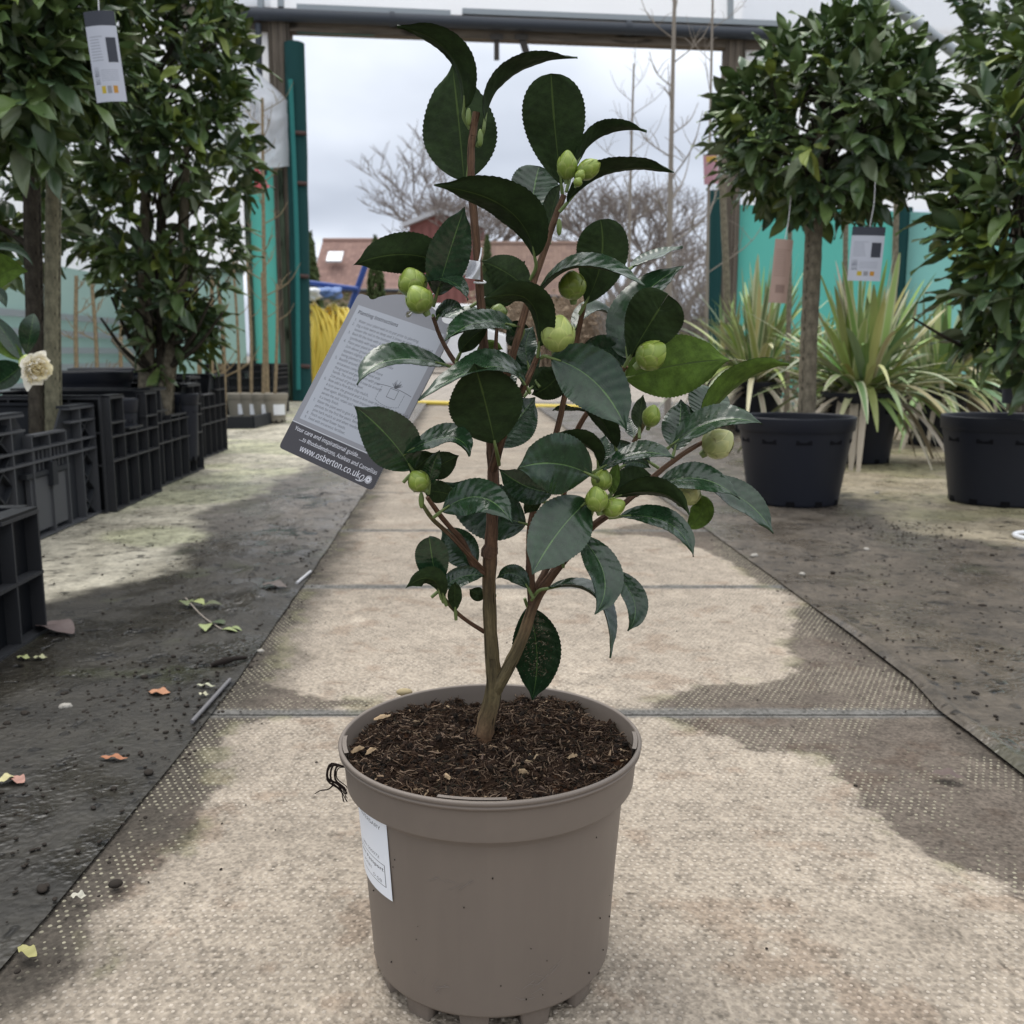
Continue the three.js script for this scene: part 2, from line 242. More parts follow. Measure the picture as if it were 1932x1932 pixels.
for (let k = 0; k + 1 < JOINTS.length; k++) {
  const v0 = JOINTS[k] + 0.0014, v1 = JOINTS[k + 1] - 0.0014, u0 = -0.5, u1 = 0.655, cell = v1 < 1.3 ? 0.0045 : v1 < 2.6 ? 0.007 : v1 < 4 ? 0.012 : 0.03;
  const nx = Math.round((u1 - u0) / cell), ny = Math.max(4, Math.round((v1 - v0) / cell)), tilt = (hash(k, 1, 1) - 0.5) * 0.003;
  const top = grid(nx, ny, (a, b) => { const u = lerp(u0, u1, a), v = lerp(v0, v1, b), [x, z] = PU(u, v), e = Math.min(a * (u1 - u0), (1 - a) * (u1 - u0), b * (v1 - v0), (1 - b) * (v1 - v0)); return [x, 0 - 0.0025 * sstep(0.008, 0, e) + tilt * (b - 0.5), z, u / SLABTILE + k * 0.37, v / SLABTILE]; }, (x, z, a, b) => slabColor(x, z, lerp(u0, u1, a), lerp(v0, v1, b), v0, v1));
  const sides = [];
  for (const [p, q] of [[[u0, v0], [u1, v0]], [[u1, v0], [u1, v1]], [[u1, v1], [u0, v1]], [[u0, v1], [u0, v0]]]) sides.push(grid(1, 1, (a, b) => { const [x, z] = PU(lerp(p[0], q[0], a), lerp(p[1], q[1], a)); return [x, -0.003 - 0.03 * (1 - b), z]; }, () => [0.12, 0.11, 0.1]));
  const slab = mesh('paving_slab', mergeGeometries([top, ...sides]), M.slab, path);
  if (v1 > 0.4 && v0 < 2.6) { // raised pimples moulded into the slab, worn pale on top
    const pitch = 0.0082, list = [], cols = Math.floor((u1 - u0 - 0.02) / pitch), rows = Math.floor((v1 - v0 - 0.02) / (pitch * 0.9));
    for (let r = 0; r < rows; r++) for (let i = 0; i < cols; i++) {
      const u = u0 + 0.012 + (i + (r % 2) * 0.5) * pitch + rr(-0.0006, 0.0006), v = v0 + 0.012 + r * pitch * 0.9 + rr(-0.0006, 0.0006), [x, z] = PU(u, v);
      if (u < edgeAt(edgeL, v) - 0.02 || u > edgeAt(edgeR, v) + 0.02) continue;
      const worn = sstep(0.30, 0.52, fbm(x * 7, z * 7, 115, 3)); if (rnd() > 0.25 + 0.75 * worn) continue;
      const n = fbm(x * 9, z * 9, 101, 4) - 0.5, n2 = fbm(x * 42, z * 42, 103, 3) - 0.5, d = Math.min(polyDist(x, z, wetLeft), polyDist(x, z, wetRight)) + 0.05 * n + 0.022 * n2;
      const clean = d > 0 ? 1 : sstep(0.36, 0.5, fbm(x * 6 + 3, z * 6, 117, 3) + 0.22 * sstep(-0.09, 0, d));
      const b = slabColor(x, z, u, v, v0, v1), k = rr(0.75, 1.1) * (0.7 + 0.45 * worn), pale = d > 0 ? b.map((c) => c * 0.92 + 0.035) : [0.30, 0.275, 0.205];
      list.push([x, z, rr(0.65, 1.2), b.map((c, q) => lerp(c * 0.72, pale[q] * k, (d > 0 ? 0.7 : 0.85) * clean))]);
    }
    const im = new THREE.InstancedMesh(new THREE.SphereGeometry(0.00175, 7, 3, 0, Math.PI * 2, 0, Math.PI / 2).scale(1, 0.42, 1), M.pimple, list.length), m4 = new THREE.Matrix4();
    list.forEach(([x, z, s, c], q) => { m4.makeScale(s, s, s).setPosition(x, -0.0001 + tilt * ((-z - v0) / (v1 - v0) - 0.5), z); im.setMatrixAt(q, m4); im.setColorAt(q, lin(...c)); });
    im.name = 'pimples'; im.receiveShadow = true; stuff(im); slab.add(im);
  }
}
// earth and concrete floor of the tunnel, one sheet from behind the camera to the door and out to the horizon
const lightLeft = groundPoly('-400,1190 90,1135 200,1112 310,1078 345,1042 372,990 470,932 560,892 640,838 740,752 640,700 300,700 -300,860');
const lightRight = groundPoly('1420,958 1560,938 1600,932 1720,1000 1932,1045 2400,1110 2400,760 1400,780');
const sheen = groundPoly('470,990 560,1000 640,960 700,880 640,850 520,900');
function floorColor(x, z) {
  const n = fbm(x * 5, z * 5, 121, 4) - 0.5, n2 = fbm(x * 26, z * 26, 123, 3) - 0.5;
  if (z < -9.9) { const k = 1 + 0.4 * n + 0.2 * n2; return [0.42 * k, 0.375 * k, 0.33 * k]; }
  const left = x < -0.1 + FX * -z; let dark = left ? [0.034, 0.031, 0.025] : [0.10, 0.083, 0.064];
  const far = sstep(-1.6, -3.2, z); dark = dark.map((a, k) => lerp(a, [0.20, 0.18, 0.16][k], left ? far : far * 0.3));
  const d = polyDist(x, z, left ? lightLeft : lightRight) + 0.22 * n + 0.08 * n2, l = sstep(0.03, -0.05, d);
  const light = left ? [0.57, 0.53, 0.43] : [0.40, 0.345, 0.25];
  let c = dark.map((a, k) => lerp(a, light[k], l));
  const algae = sstep(0.5, 0.68, fbm(x * 3.3, z * 3.3 + 5, 131, 4)) * 0.5 * l; c = [c[0] * (1 - 0.12 * algae), c[1], c[2] * (1 - 0.28 * algae)];
  const moss = sstep(0.60, 0.72, fbm(x * 6 + 1, z * 6, 137, 4)) * (1 - l) * 0.4; c = [lerp(c[0], 0.06, moss), lerp(c[1], 0.07, moss), lerp(c[2], 0.03, moss)];
  const b = 1 + 0.55 * n + 0.35 * n2; return c.map((a) => a * b);
}
function sheet(name, x0, x1, z0, z1, cell, y, mat, tile, skip) {
  const nx = Math.round((x1 - x0) / cell), ny = Math.round((z0 - z1) / cell);
  const g = grid(nx, ny, (a, b) => { const x = lerp(x0, x1, a), z = lerp(z0, z1, b); return [x, y(x, z), z, x / tile, z / tile]; }, floorColor);
  return struct(mesh(name, g, mat));
}
const mud = (x, z) => -0.022 + 0.004 * (fbm(x * 7, z * 7, 141, 3) - 0.5);
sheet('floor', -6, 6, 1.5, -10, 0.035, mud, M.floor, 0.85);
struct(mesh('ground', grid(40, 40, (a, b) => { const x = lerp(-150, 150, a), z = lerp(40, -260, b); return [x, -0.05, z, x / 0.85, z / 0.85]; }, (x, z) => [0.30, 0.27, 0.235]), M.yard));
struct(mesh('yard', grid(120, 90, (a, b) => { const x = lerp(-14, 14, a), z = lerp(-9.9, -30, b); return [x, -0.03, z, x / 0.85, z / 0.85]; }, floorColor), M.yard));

// woven ground-cover sheets lapped over both edges of the path
const mudPoly = groundPoly('640,905 700,905 600,1065 520,1170 460,1240 380,1250 330,1180 350,1080 430,1000 520,930');
function mudLump(x, z) { const d = polyDist(x, z, mudPoly) + 0.12 * (fbm(x * 6, z * 6, 163, 3) - 0.5), m = sstep(0.02, -0.10, d); return m > 0 ? m * (0.030 * (fbm(x * 13, z * 13, 165, 4) - 0.40) + 0.014 * (fbm(x * 42, z * 48, 167, 3) - 0.5)) : 0; }
function puddleGeo() { // still water lying in the hollows of the mud
  const pos = [], c = 0.012; for (let x = -1.2; x < -0.3; x += c) for (let z = -3.4; z < -1.2; z += c) { const d = polyDist(x + c / 2, z + c / 2, mudPoly); if (d > -0.05) continue; const y = 0.0032; pos.push(x, y, z, x, y, z + c, x + c, y, z, x + c, y, z, x, y, z + c, x + c, y, z + c); }
  const g = new THREE.BufferGeometry(); g.setAttribute('position', new THREE.Float32BufferAttribute(pos, 3)); g.computeVertexNormals(); return g; }
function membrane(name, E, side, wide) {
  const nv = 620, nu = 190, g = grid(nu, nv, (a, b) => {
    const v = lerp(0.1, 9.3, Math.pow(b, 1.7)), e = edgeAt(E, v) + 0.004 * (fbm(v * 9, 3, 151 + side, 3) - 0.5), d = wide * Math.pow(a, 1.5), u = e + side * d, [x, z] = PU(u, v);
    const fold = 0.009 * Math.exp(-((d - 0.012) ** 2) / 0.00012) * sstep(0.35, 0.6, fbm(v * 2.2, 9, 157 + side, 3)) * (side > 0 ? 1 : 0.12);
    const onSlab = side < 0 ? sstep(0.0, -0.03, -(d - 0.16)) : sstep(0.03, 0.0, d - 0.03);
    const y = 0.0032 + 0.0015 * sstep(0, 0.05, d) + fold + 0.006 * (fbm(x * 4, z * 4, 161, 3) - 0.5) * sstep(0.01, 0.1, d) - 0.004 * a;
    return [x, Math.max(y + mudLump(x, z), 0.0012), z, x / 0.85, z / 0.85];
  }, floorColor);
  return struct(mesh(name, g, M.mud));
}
membrane('ground_cover_sheet', edgeL, -1, 5); membrane('ground_cover_sheet', edgeR, 1, 5);
struct(mesh('puddle', puddleGeo(), std([0.05, 0.046, 0.042], 0.22, { specularIntensity: 1 })));

// ---------- end wall of the tunnel with the wide open doorway ----------
const wallZ = (x) => 9.6 + (x - 550) / 850 * 0.5;
const wp = (x, y, off = 0) => at(x, y, wallZ(x) - off);
const vgrad = (p0, p1, p2, p3, nx, ny, bulge) => grid(nx, ny, (a, b) => { const l = p0.clone().lerp(p3, b), r = p1.clone().lerp(p2, b), p = l.lerp(r, a); if (bulge) { const k = bulge(a, b); p.z += k; } return [p.x, p.y, p.z]; });
const down = (p, y = 0) => V3(p.x, y, p.z);
{
  const a = wp(330, 22), b = wp(1960, 88), t = thing('door_lintel', 'weathered timber beam across the top of the wide doorway', 'beam', a);
  mesh('timber', rel(beamBetween(wp(330, 33), wp(1500, 78), 0.12, 0.2), a), M.wood, t);
  mesh('batten', rel(beamBetween(wp(560, 14, 0.05), wp(850, 26, 0.05), 0.05, 0.05), a), M.steel, t);
  mesh('batten', rel(beamBetween(wp(872, 22, 0.05), wp(1480, 46, 0.05), 0.05, 0.05), a), M.steel, t);
  mesh('net_hem', rel(beamBetween(wp(560, 60, 0.04), wp(1390, 86, 0.04), 0.02, 0.02), a), M.netRollLight, t);
}
{
  const a = wp(402, 22, 0.12), t = thing('rain_pipe', 'dark grey pipe running along the front of the doorway beam', 'pipe', a);
  mesh('pipe', rel(rod(wp(400, 23, 0.13), wp(1480, 66, 0.13), 0.055, 14), a), M.pipe, t);
  for (const x of [735, 1180]) mesh('collar', rel(rod(wp(x, 36 + (x - 735) * 0.038, 0.13), wp(x + 10, 36.4 + (x - 735) * 0.038, 0.13), 0.066, 14), a), M.pipe, t);
  mesh('end_elbow', rel(tube([wp(418, 24, 0.13), wp(404, 20, 0.2), wp(396, 2, 0.25), wp(392, -20, 0.25)], 0.07, { seg: 10, rad: 12 }), a), M.pipe, t);
}
for (const [x, y, dx, w] of [[937, 108, 0, 0.05], [984, 108, 9, 0.065]]) {
  const p = wp(x, 70, 0.07), t = thing('hanging_bracket', x < 950 ? 'dark straight bracket hanging below the doorway beam, left one' : 'dark slanting bracket hanging below the doorway beam, right one', 'bracket', p);
  mesh('strap', box(w, 0.23, 0.03, 0, -0.09, 0).applyMatrix4(new THREE.Matrix4().makeRotationZ(dx * 0.035)), M.bracket, t);
  mesh('bolt_plate', rel(beamBetween(wp(x - 12, 70, 0.09), wp(x + 12, 70, 0.09), 0.02, 0.05), p), M.bracket, t);
}
{ // left door post: timber stub at the top, green rolled netting down its side
  const top = wp(528, 40), p = down(top), t = thing('door_post', 'grey timber post at the left side of the doorway', 'post', p);
  mesh('timber', rel(beamBetween(V3(top.x, 0.001, top.z), top, 0.2, 0.16), p), M.wood, t);
  const q = wp(556, 82, 0.12), r = thing('net_roll', 'dark green rolled door netting beside the left timber post', 'netting', down(q));
  const foot = onGround(571, 752); foot.z = q.z; foot.x = at(571, 745, 9.5).x;
  mesh('roll', rel(tube([q, q.clone().lerp(V3(foot.x, 0.01, foot.z), 0.5), V3(foot.x, 0.01, foot.z)], 0.095, { seg: 10, rad: 12, bump: 0.1 }), down(q)), M.netRoll, r);
  mesh('edge_strip', rel(tube([wp(548, 150, 0.24), wp(560, 450, 0.24), wp(563, 735, 0.24)], 0.022, { seg: 8, rad: 8 }), down(q)), M.netRollLight, r);
  for (const y of [250, 345, 520, 690]) mesh('tie', rel(rod(wp(548 + y * 0.03 - 6, y, 0.22), wp(575 + y * 0.015, y + 2, 0.22), 0.02, 6), down(q)), std([0.08, 0.05, 0.045], 0.8), r);
  const s = wp(530, 300, 0.02), g2 = thing('stud_board', 'green stained board standing left of the rolled netting', 'board', down(s));
  mesh('board', rel(beamBetween(V3(s.x + 0.02, 0.001, s.z), wp(530, 290, 0.02), 0.16, 0.05), down(s)), M.woodGreen, g2);
}
{ // right post
  const top = wp(1385, 80), p = down(top), t = thing('door_post', 'grey timber post at the right side of the doorway, behind the round bay', 'post', p);
  mesh('timber', rel(beamBetween(V3(top.x, 0.001, top.z), top, 0.2, 0.16), p), M.wood, t);
  const q = wp(1352, 360, 0.12), r = thing('net_roll', 'dark teal rolled door netting beside the right timber post', 'netting', down(q));
  mesh('roll', rel(tube([q, down(q, 0.6), down(q, 0.01)], 0.075, { seg: 8, rad: 10, bump: 0.1 }), down(q)), M.netRoll, r);
}
{ // left wall sheets
  const t = thing('end_wall', 'left half of the end wall, white polythene above green netting', 'wall', down(wp(300, 400)));
  const o = t.position;
  mesh('polythene', rel(vgrad(wp(-560, -300), wp(512, -260), wp(512, 292), wp(-560, 292), 30, 12, (a, b) => 0.03 * fbm(a * 9, b * 3, 171, 3)), o), M.poly, t);
  mesh('polythene', rel(vgrad(wp(-560, 292, -0.02), wp(464, 292, -0.02), wp(464, 520, -0.02), wp(-560, 520, -0.02), 30, 12, (a, b) => 0.03 * fbm(a * 9, b * 3, 172, 3)), o), M.poly, t);
  mesh('netting', rel(vgrad(wp(462, 296), wp(538, 300), down(wp(538, 300), 0.002), down(wp(462, 296), 0.002), 14, 20, (a, b) => 0.04 * fbm(a * 4, b * 1.2, 173, 3)), o), M.net, t);
  mesh('netting', rel(vgrad(wp(-560, 512), wp(460, 514), down(wp(460, 514), 0.002), down(wp(-560, 512), 0.002), 40, 20, (a, b) => 0.05 * fbm(a * 12, b * 1.2, 174, 3)), o), M.netDull, t);
  mesh('rail', rel(beamBetween(wp(-560, 508, 0.03), wp(460, 510, 0.03), 0.05, 0.05), o), M.woodGreen, t);
  mesh('rail', rel(beamBetween(wp(440, 292, 0.03), wp(540, 297, 0.03), 0.05, 0.05), o), M.netRollLight, t);
  for (const x of [120, 300, 462]) mesh('stud', rel(beamBetween(down(wp(x, 300, 0.03), 0.001), wp(x + 0.1, 300, 0.03), 0.06, 0.05), o), M.woodGreen, t);
  mesh('downpipe', rel(tube([wp(487, 45, 0.1), wp(490, 160, 0.1), wp(492, 185, 0.16), wp(498, 330, 0.12)], 0.03, { seg: 10, rad: 10 }), o), M.pipe, t);
}
{ // right wall sheets
  const t = thing('end_wall', 'right half of the end wall, white polythene above bright teal netting', 'wall', down(wp(1700, 400)));
  const o = t.position;
  mesh('polythene', rel(vgrad(wp(1400, -260), wp(2500, -200), wp(2500, 420), wp(1400, 386), 30, 12, (a, b) => 0.03 * fbm(a * 9, b * 3, 175, 3)), o), M.poly, t);
  mesh('netting', rel(vgrad(wp(1372, 386), wp(1706, 400), down(wp(1706, 400), 0.002), down(wp(1372, 386), 0.002), 30, 20, (a, b) => 0.05 * fbm(a * 8, b * 1.2, 177, 3)), o), M.net, t);
  mesh('netting', rel(vgrad(wp(1716, 400, 0.2), wp(2500, 430, 0.2), down(wp(2500, 430, 0.2), 0.002), down(wp(1716, 400, 0.2), 0.002), 40, 20, (a, b) => 0.05 * fbm(a * 12, b * 1.2, 179, 3)), o), M.netPale, t);
  mesh('net_post', rel(rod(wp(1708, 392, 0.12), down(wp(1708, 392, 0.12), 0.002), 0.075, 10), o), M.netRoll, t);
}
{ // gable polythene above the beam, with the steel frame of the roof
  const t = thing('gable', 'clear polythene gable above the doorway beam with steel struts', 'gable', wp(966, 30));
  const o = t.position;
  mesh('polythene', rel(vgrad(wp(330, -420, -0.05), wp(1960, -400, -0.05), wp(1960, 70, -0.05), wp(330, 12, -0.05), 40, 10, (a, b) => 0.05 * fbm(a * 14, b * 2, 181, 3)), o), M.poly, t);
  for (const [x, y] of [[492, 20], [530, 14], [1378, 44]]) mesh('strut', rel(beamBetween(wp(x, y, 0.04), wp(x, -400, 0.04), 0.06, 0.05), o), M.steel, t);
}
{
  const t = thing('roof_brace', 'grey steel roof braces meeting above the round bay tree', 'brace', at(1650, -20, 6.5)); const o = t.position;
  mesh('brace_bar', rel(rod(at(1655, -14, 6.5), at(1920, 190, 6.3), 0.035, 10), o), M.steel, t);
  mesh('brace_bar', rel(rod(at(1648, -14, 6.5), at(1520, 130, 6.6), 0.025, 10), o), M.steel, t);
  mesh('brace_bar', rel(rod(at(1651, -13, 6.5), at(1640, -300, 6.5), 0.035, 10), o), M.steel, t);
}
{ // crumpled fleece hung on the left wall
  const t = mesh('hanging_fleece', grid(46, 50, (a, b) => {
    const y = lerp(80, 312, b), xl = 395 - 20 * b, xr = lerp(470, 548, sstep(0.1, 0.55, b)), p = wp(lerp(xl, xr, a), y + 14 * fbm(a * 3, 2, 187, 2), 0.14 + 0.55 * fbm(a * 4 + b * 2.5, b * 5, 183, 5) * Math.sin(Math.PI * clamp(a, 0.04, 0.96)));
    return [p.x, p.y, p.z];
  }), M.fleece); tag(t, 'crumpled white fleece sheet hung left of the doorway', 'fleece sheet');
}
{ // left side wall of the tunnel
  const t = thing('side_wall', 'long polythene side wall behind the potted trees on the left', 'wall', [-3.6, 0, -5]);
  mesh('polythene', grid(30, 8, (a, b) => [0.03 * fbm(a * 20, b * 2, 191, 2), lerp(1.15, 3.6, b), lerp(3.5, -4.7, a)]), M.poly, t);
  mesh('netting', grid(40, 10, (a, b) => [0.04 * fbm(a * 20, b * 2, 193, 2), lerp(0.002, 1.15, b), lerp(3.5, -4.7, a)]), M.netDull, t);
  for (let k = 0; k < 6; k++) mesh('rail', box(0.03, 0.05, 8.2, 0.06, 0.1 + k * 0.13, -0.6), M.steel, t);
}

// ================= THE POTTED CAMELLIA =================
const POT = V3(-0.016, 0, -0.678);
{
  const t = thing('plant_pot', 'taupe plastic pot full of compost in the middle of the paved path', 'plant pot', POT); t.scale.y = 1.058;
  const prof = (pts) => new THREE.LatheGeometry(pts.map(([r, y]) => new THREE.Vector2(r, y)), 128);
  mesh('body', prof([[0.001, 0.0150], [0.080, 0.0148], [0.0858, 0.0136], [0.0880, 0.0143], [0.0892, 0.0165], [0.0935, 0.08], [0.0985, 0.1405], [0.0985, 0.1425]]), M.pot, t);
  mesh('collar', prof([[0.0960, 0.1432], [0.1045, 0.1431], [0.1054, 0.1433], [0.1057, 0.1438], [0.1058, 0.1446], [0.1076, 0.1630], [0.1078, 0.1652]]), M.pot, t);
  mesh('rim', prof([[0.1080, 0.1655], [0.1098, 0.1660], [0.1107, 0.1672], [0.1108, 0.1682], [0.1098, 0.1690], [0.1110, 0.1697], [0.1113, 0.1712], [0.1104, 0.1722], [0.1088, 0.1722], [0.1078, 0.1712], [0.1072, 0.1640], [0.1050, 0.1530], [0.1035, 0.1528], [0.0925, 0.12]]), M.pot, t);
  for (let k = 0; k < 12; k++) { const a = k / 12 * 2 * Math.PI + 0.12; const g = new THREE.CylinderGeometry(0.0125, 0.0105, 0.0142, 4, 1).rotateY(Math.PI / 4).scale(1.2, 1, 0.75).rotateY(-a + Math.PI / 2).translate(Math.cos(a) * 0.0775, 0.0072, Math.sin(a) * 0.0775); mesh('foot', g, M.pot, t); }
  for (const [a, w] of [[1.66, 0.42], [0.12, 0.3], [2.95, 0.3]]) { const pts = []; const m = grid(14, 2, (u, v) => { const b = a + (u - 0.5) * w, r = 0.1052 + 0.003 * v; return [Math.cos(b) * r, 0.1729 - 0.0002 * v, Math.sin(b) * r]; }); const m2 = grid(14, 2, (u, v) => { const b = a + (u - 0.5) * w, r = 0.1052; return [Math.cos(b) * r, 0.1729 - 0.012 * v, Math.sin(b) * r]; }); mesh('rim_clip', mergeGeometries([m, m2]), M.pot, t); }
  // scratches and specks of dirt on the wall of the pot
  const marks = [];
  const onWall = (a, y, out) => { const r = lerp(0.0893, 0.0985, (y - 0.0125) / 0.128) + out; return V3(Math.cos(a) * r, y, Math.sin(a) * r); };
  for (let k = 0; k < 22; k++) { const a = rr(0.3, 2.9), y = rr(0.02, 0.135), p = onWall(a, y, 0.0001); marks.push(new THREE.SphereGeometry(rr(0.0002, 0.0006), 6, 4).scale(1, rr(0.7, 1.8), 1).translate(p.x, p.y, p.z)); }
  stuff(mesh('dirt_speck', mergeGeometries(marks), std([0.03, 0.025, 0.02], 0.9), t));
  const scr = [];
  for (let k = 0; k < 26; k++) { const a = [2.05, 1.15, 1.3, 1.85][k % 4] + rr(-0.14, 0.14), y = [0.034, 0.040, 0.03, 0.109][k % 4] + rr(-0.006, 0.006), l = rr(0.02, 0.12), s = rr(-0.004, 0.009); scr.push(tube([onWall(a, y, 0), onWall(a - l / 2, y + s / 2, 0.00004), onWall(a - l, y + s, 0)], rr(0.00007, 0.00013), { seg: 4, rad: 4 })); }
  stuff(mesh('scratch', mergeGeometries(scr), std([0.24, 0.21, 0.19], 0.7), t));
  // printed sticker on the left flank
  const st = canvasTex(640, 820, (c, w, h) => {
    c.fillStyle = '#e9edf4'; c.fillRect(0, 0, w, h); c.fillStyle = '#3c4048'; c.strokeStyle = '#3c4048';
    c.font = '54px sans-serif'; c.textAlign = 'right'; c.fillText('ANNIVERSARY', w - 60, 120);
    c.textAlign = 'left'; c.font = '44px sans-serif'; c.fillText('5 Lt', 40, 210); c.fillText('12.9', 60, 360); c.fillText('MN 000072', w - 320, 440);
    c.lineWidth = 6; c.strokeRect(40, 480, w - 90, 230); c.font = 'bold 50px sans-serif'; c.fillText('UK Plant Passport', 150, 555); c.font = '46px sans-serif'; c.fillText('A:  B  91  C  A2681', 70, 640); c.fillText('D GB', w - 190, 690);
  });
  const a0 = 2.34, a1 = 3.2;
  mesh('sticker', grid(26, 14, (u, v) => { const r0 = 0.003, U = u, Vv = v; const y = lerp(0.1400, 0.0840, Vv) , a = lerp(a1, a0, U), r = lerp(0.0893, 0.0985, (y - 0.0125) / 0.128) + 0.0005; return [Math.cos(a) * r, y, Math.sin(a) * r, U, 1 - Vv]; }), new THREE.MeshStandardMaterial({ map: st, roughness: 0.45, side: THREE.DoubleSide }), t);
}
{ // compost: lumpy surface and loose fibres
  const R = 0.1045, g = grid(260, 260, (a, b) => {
    const x = (a - 0.5) * 2, z = (b - 0.5) * 2, m = Math.max(Math.abs(x), Math.abs(z)), k = Math.hypot(x, z) ? m / Math.hypot(x, z) : 1, px = x * k * R, pz = z * k * R, r = m * R;
    const n = fbm(px * 62, pz * 62, 201, 4), n2 = fbm(px * 260, pz * 260, 203, 3), n3 = fbm(px * 18, pz * 18, 207, 2);
    const hole = Math.exp(-(((px - 0.0) ** 2 + (pz - 0.004) ** 2) / 0.0003)) * 0.006;
    return [px, 0.1625 + 0.013 * (n3 - 0.5) + 0.018 * (n - 0.5) + 0.006 * (n2 - 0.5) - hole + 0.004 * (1 - (r / R) ** 2), pz];
  }, (x, z) => { const n = fbm(x * 160, z * 160, 211, 3), b = fbm(x * 40, z * 40, 213, 3), k = 0.55 + 0.9 * n, rust = sstep(0.55, 0.7, b); return [lerp(0.026, 0.06, rust) * k, lerp(0.0155, 0.03, rust) * k, lerp(0.010, 0.016, rust) * k]; });
  const t = thing('compost', 'dark brown bark compost filling the taupe pot', 'compost', POT); stuff(t); delete t.userData.category; t.userData.label = 'dark brown bark compost filling the taupe pot'; t.userData.category = 'compost'; t.scale.y = 1.058;
  mesh('soil', g, M.soil, t);
  // fibres and crumbs lying on it
  const place = (mat, n, geo, cols, sc, yo, name) => {
    const im = new THREE.InstancedMesh(geo, mat, n), m = new THREE.Matrix4(), q = new THREE.Quaternion(), e = new THREE.Euler();
    for (let k = 0; k < n; k++) {
      const a = rnd() * 6.283, r = Math.sqrt(rnd()) * 0.102, x = Math.cos(a) * r, z = Math.sin(a) * r, nn = fbm(x * 62, z * 62, 201, 4), n3 = fbm(x * 18, z * 18, 207, 2), n2 = fbm(x * 260, z * 260, 203, 3);
      const y = 0.1625 + 0.013 * (n3 - 0.5) + 0.018 * (nn - 0.5) + 0.006 * (n2 - 0.5) + 0.004 * (1 - (r / R) ** 2);
      e.set(rr(-0.5, 0.5), rr(0, 6.28), rr(-0.5, 0.5)); q.setFromEuler(e); const s = rr(sc[0], sc[1]);
      m.compose(V3(x, y + yo, z), q, V3(s, s * rr(0.7, 1.3), s * rr(0.7, 1.2))); im.setMatrixAt(k, m); im.setColorAt(k, cols[Math.floor(rnd() * cols.length)]);
    }
    im.name = name; im.castShadow = im.receiveShadow = true; stuff(im); t.add(im);
  };
  const fibre = tube([V3(-0.5, 0, 0), V3(-0.15, 0.05, 0.06), V3(0.2, 0.02, -0.05), V3(0.5, 0.1, 0.02)], [0.03, 0.05, 0.045, 0.02], { seg: 6, rad: 4 });
  place(std([1, 1, 1], 0.95), 7600, fibre, [lin(0.03, 0.018, 0.012), lin(0.06, 0.038, 0.025), lin(0.022, 0.019, 0.013), lin(0.19, 0.135, 0.095), lin(0.024, 0.015, 0.011), lin(0.018, 0.012, 0.009), lin(0.055, 0.033, 0.02), lin(0.11, 0.075, 0.05)], [0.003, 0.011], 0.001, 'fibre');
  const crumb = new THREE.IcosahedronGeometry(1, 1); { const p = crumb.attributes.position; for (let i = 0; i < p.count; i++) { const k = 0.7 + 0.6 * hash(Math.round(p.getX(i) * 50), Math.round(p.getY(i) * 50), Math.round(p.getZ(i) * 50)); p.setXYZ(i, p.getX(i) * k, p.getY(i) * k, p.getZ(i) * k); } crumb.computeVertexNormals(); }
  place(std([1, 1, 1], 0.95), 3000, crumb, [lin(0.020, 0.013, 0.009), lin(0.022, 0.013, 0.009), lin(0.032, 0.019, 0.012), lin(0.012, 0.009, 0.007)], [0.0006, 0.0024], 0.0004, 'crumb');
  const chip = box(1, 0.16, 0.3); { const p = chip.attributes.position; for (let i = 0; i < p.count; i++) if (p.getX(i) > 0) { p.setZ(i, p.getZ(i) * 0.45); p.setY(i, p.getY(i) + 0.1); } chip.computeVertexNormals(); }
  place(std([1, 1, 1], 0.85), 300, chip, [lin(0.20, 0.14, 0.09), lin(0.26, 0.19, 0.12), lin(0.13, 0.09, 0.065), lin(0.09, 0.062, 0.048)], [0.0015, 0.006], 0.0014, 'chip');
  const rough = (l) => { const w = rr(0.25, 0.5); return grid(7, 4, (u, v) => { const e = Math.sin(Math.PI * clamp(u, 0.04, 0.96)); return [(u - 0.5) * l * 1.1 + rr(-0.0006, 0.0006), (0.0006 + 0.0022 * e) * Math.sin(Math.PI * v) + rr(0, 0.0006), (v - 0.5) * l * w * (0.4 + 0.6 * e) + rr(-0.0006, 0.0006)]; }); };
  // the bigger pale wood chips one can pick out
  for (const [x, y, l, a] of [[722, 1374, 0.021, 0.2], [700, 1440, 0.016, 0.9], [675, 1437, 0.018, 0.8], [818, 1440, 0.013, -0.3], [853, 1447, 0.011, 0.1], [1000, 1452, 0.020, 1.5], [845, 1490, 0.016, -1.0], [1080, 1450, 0.012, 0.4], [985, 1480, 0.013, -0.2], [1205, 1437, 0.010, 0.9], [1030, 1365, 0.009, 0.2], [880, 1470, 0.014, 1.3]]) {
    const p = onGround(x, y, 0.17).sub(POT); const m = mesh('wood_chip', rough(l * 0.55).rotateY(a).rotateZ(0.15).translate(p.x, 0.1685, p.z), std([0.36, 0.26, 0.16].map(((k) => (c) => c * k)(rr(0.55, 1.1))), 0.85, { side: THREE.DoubleSide }), t);
  }
}
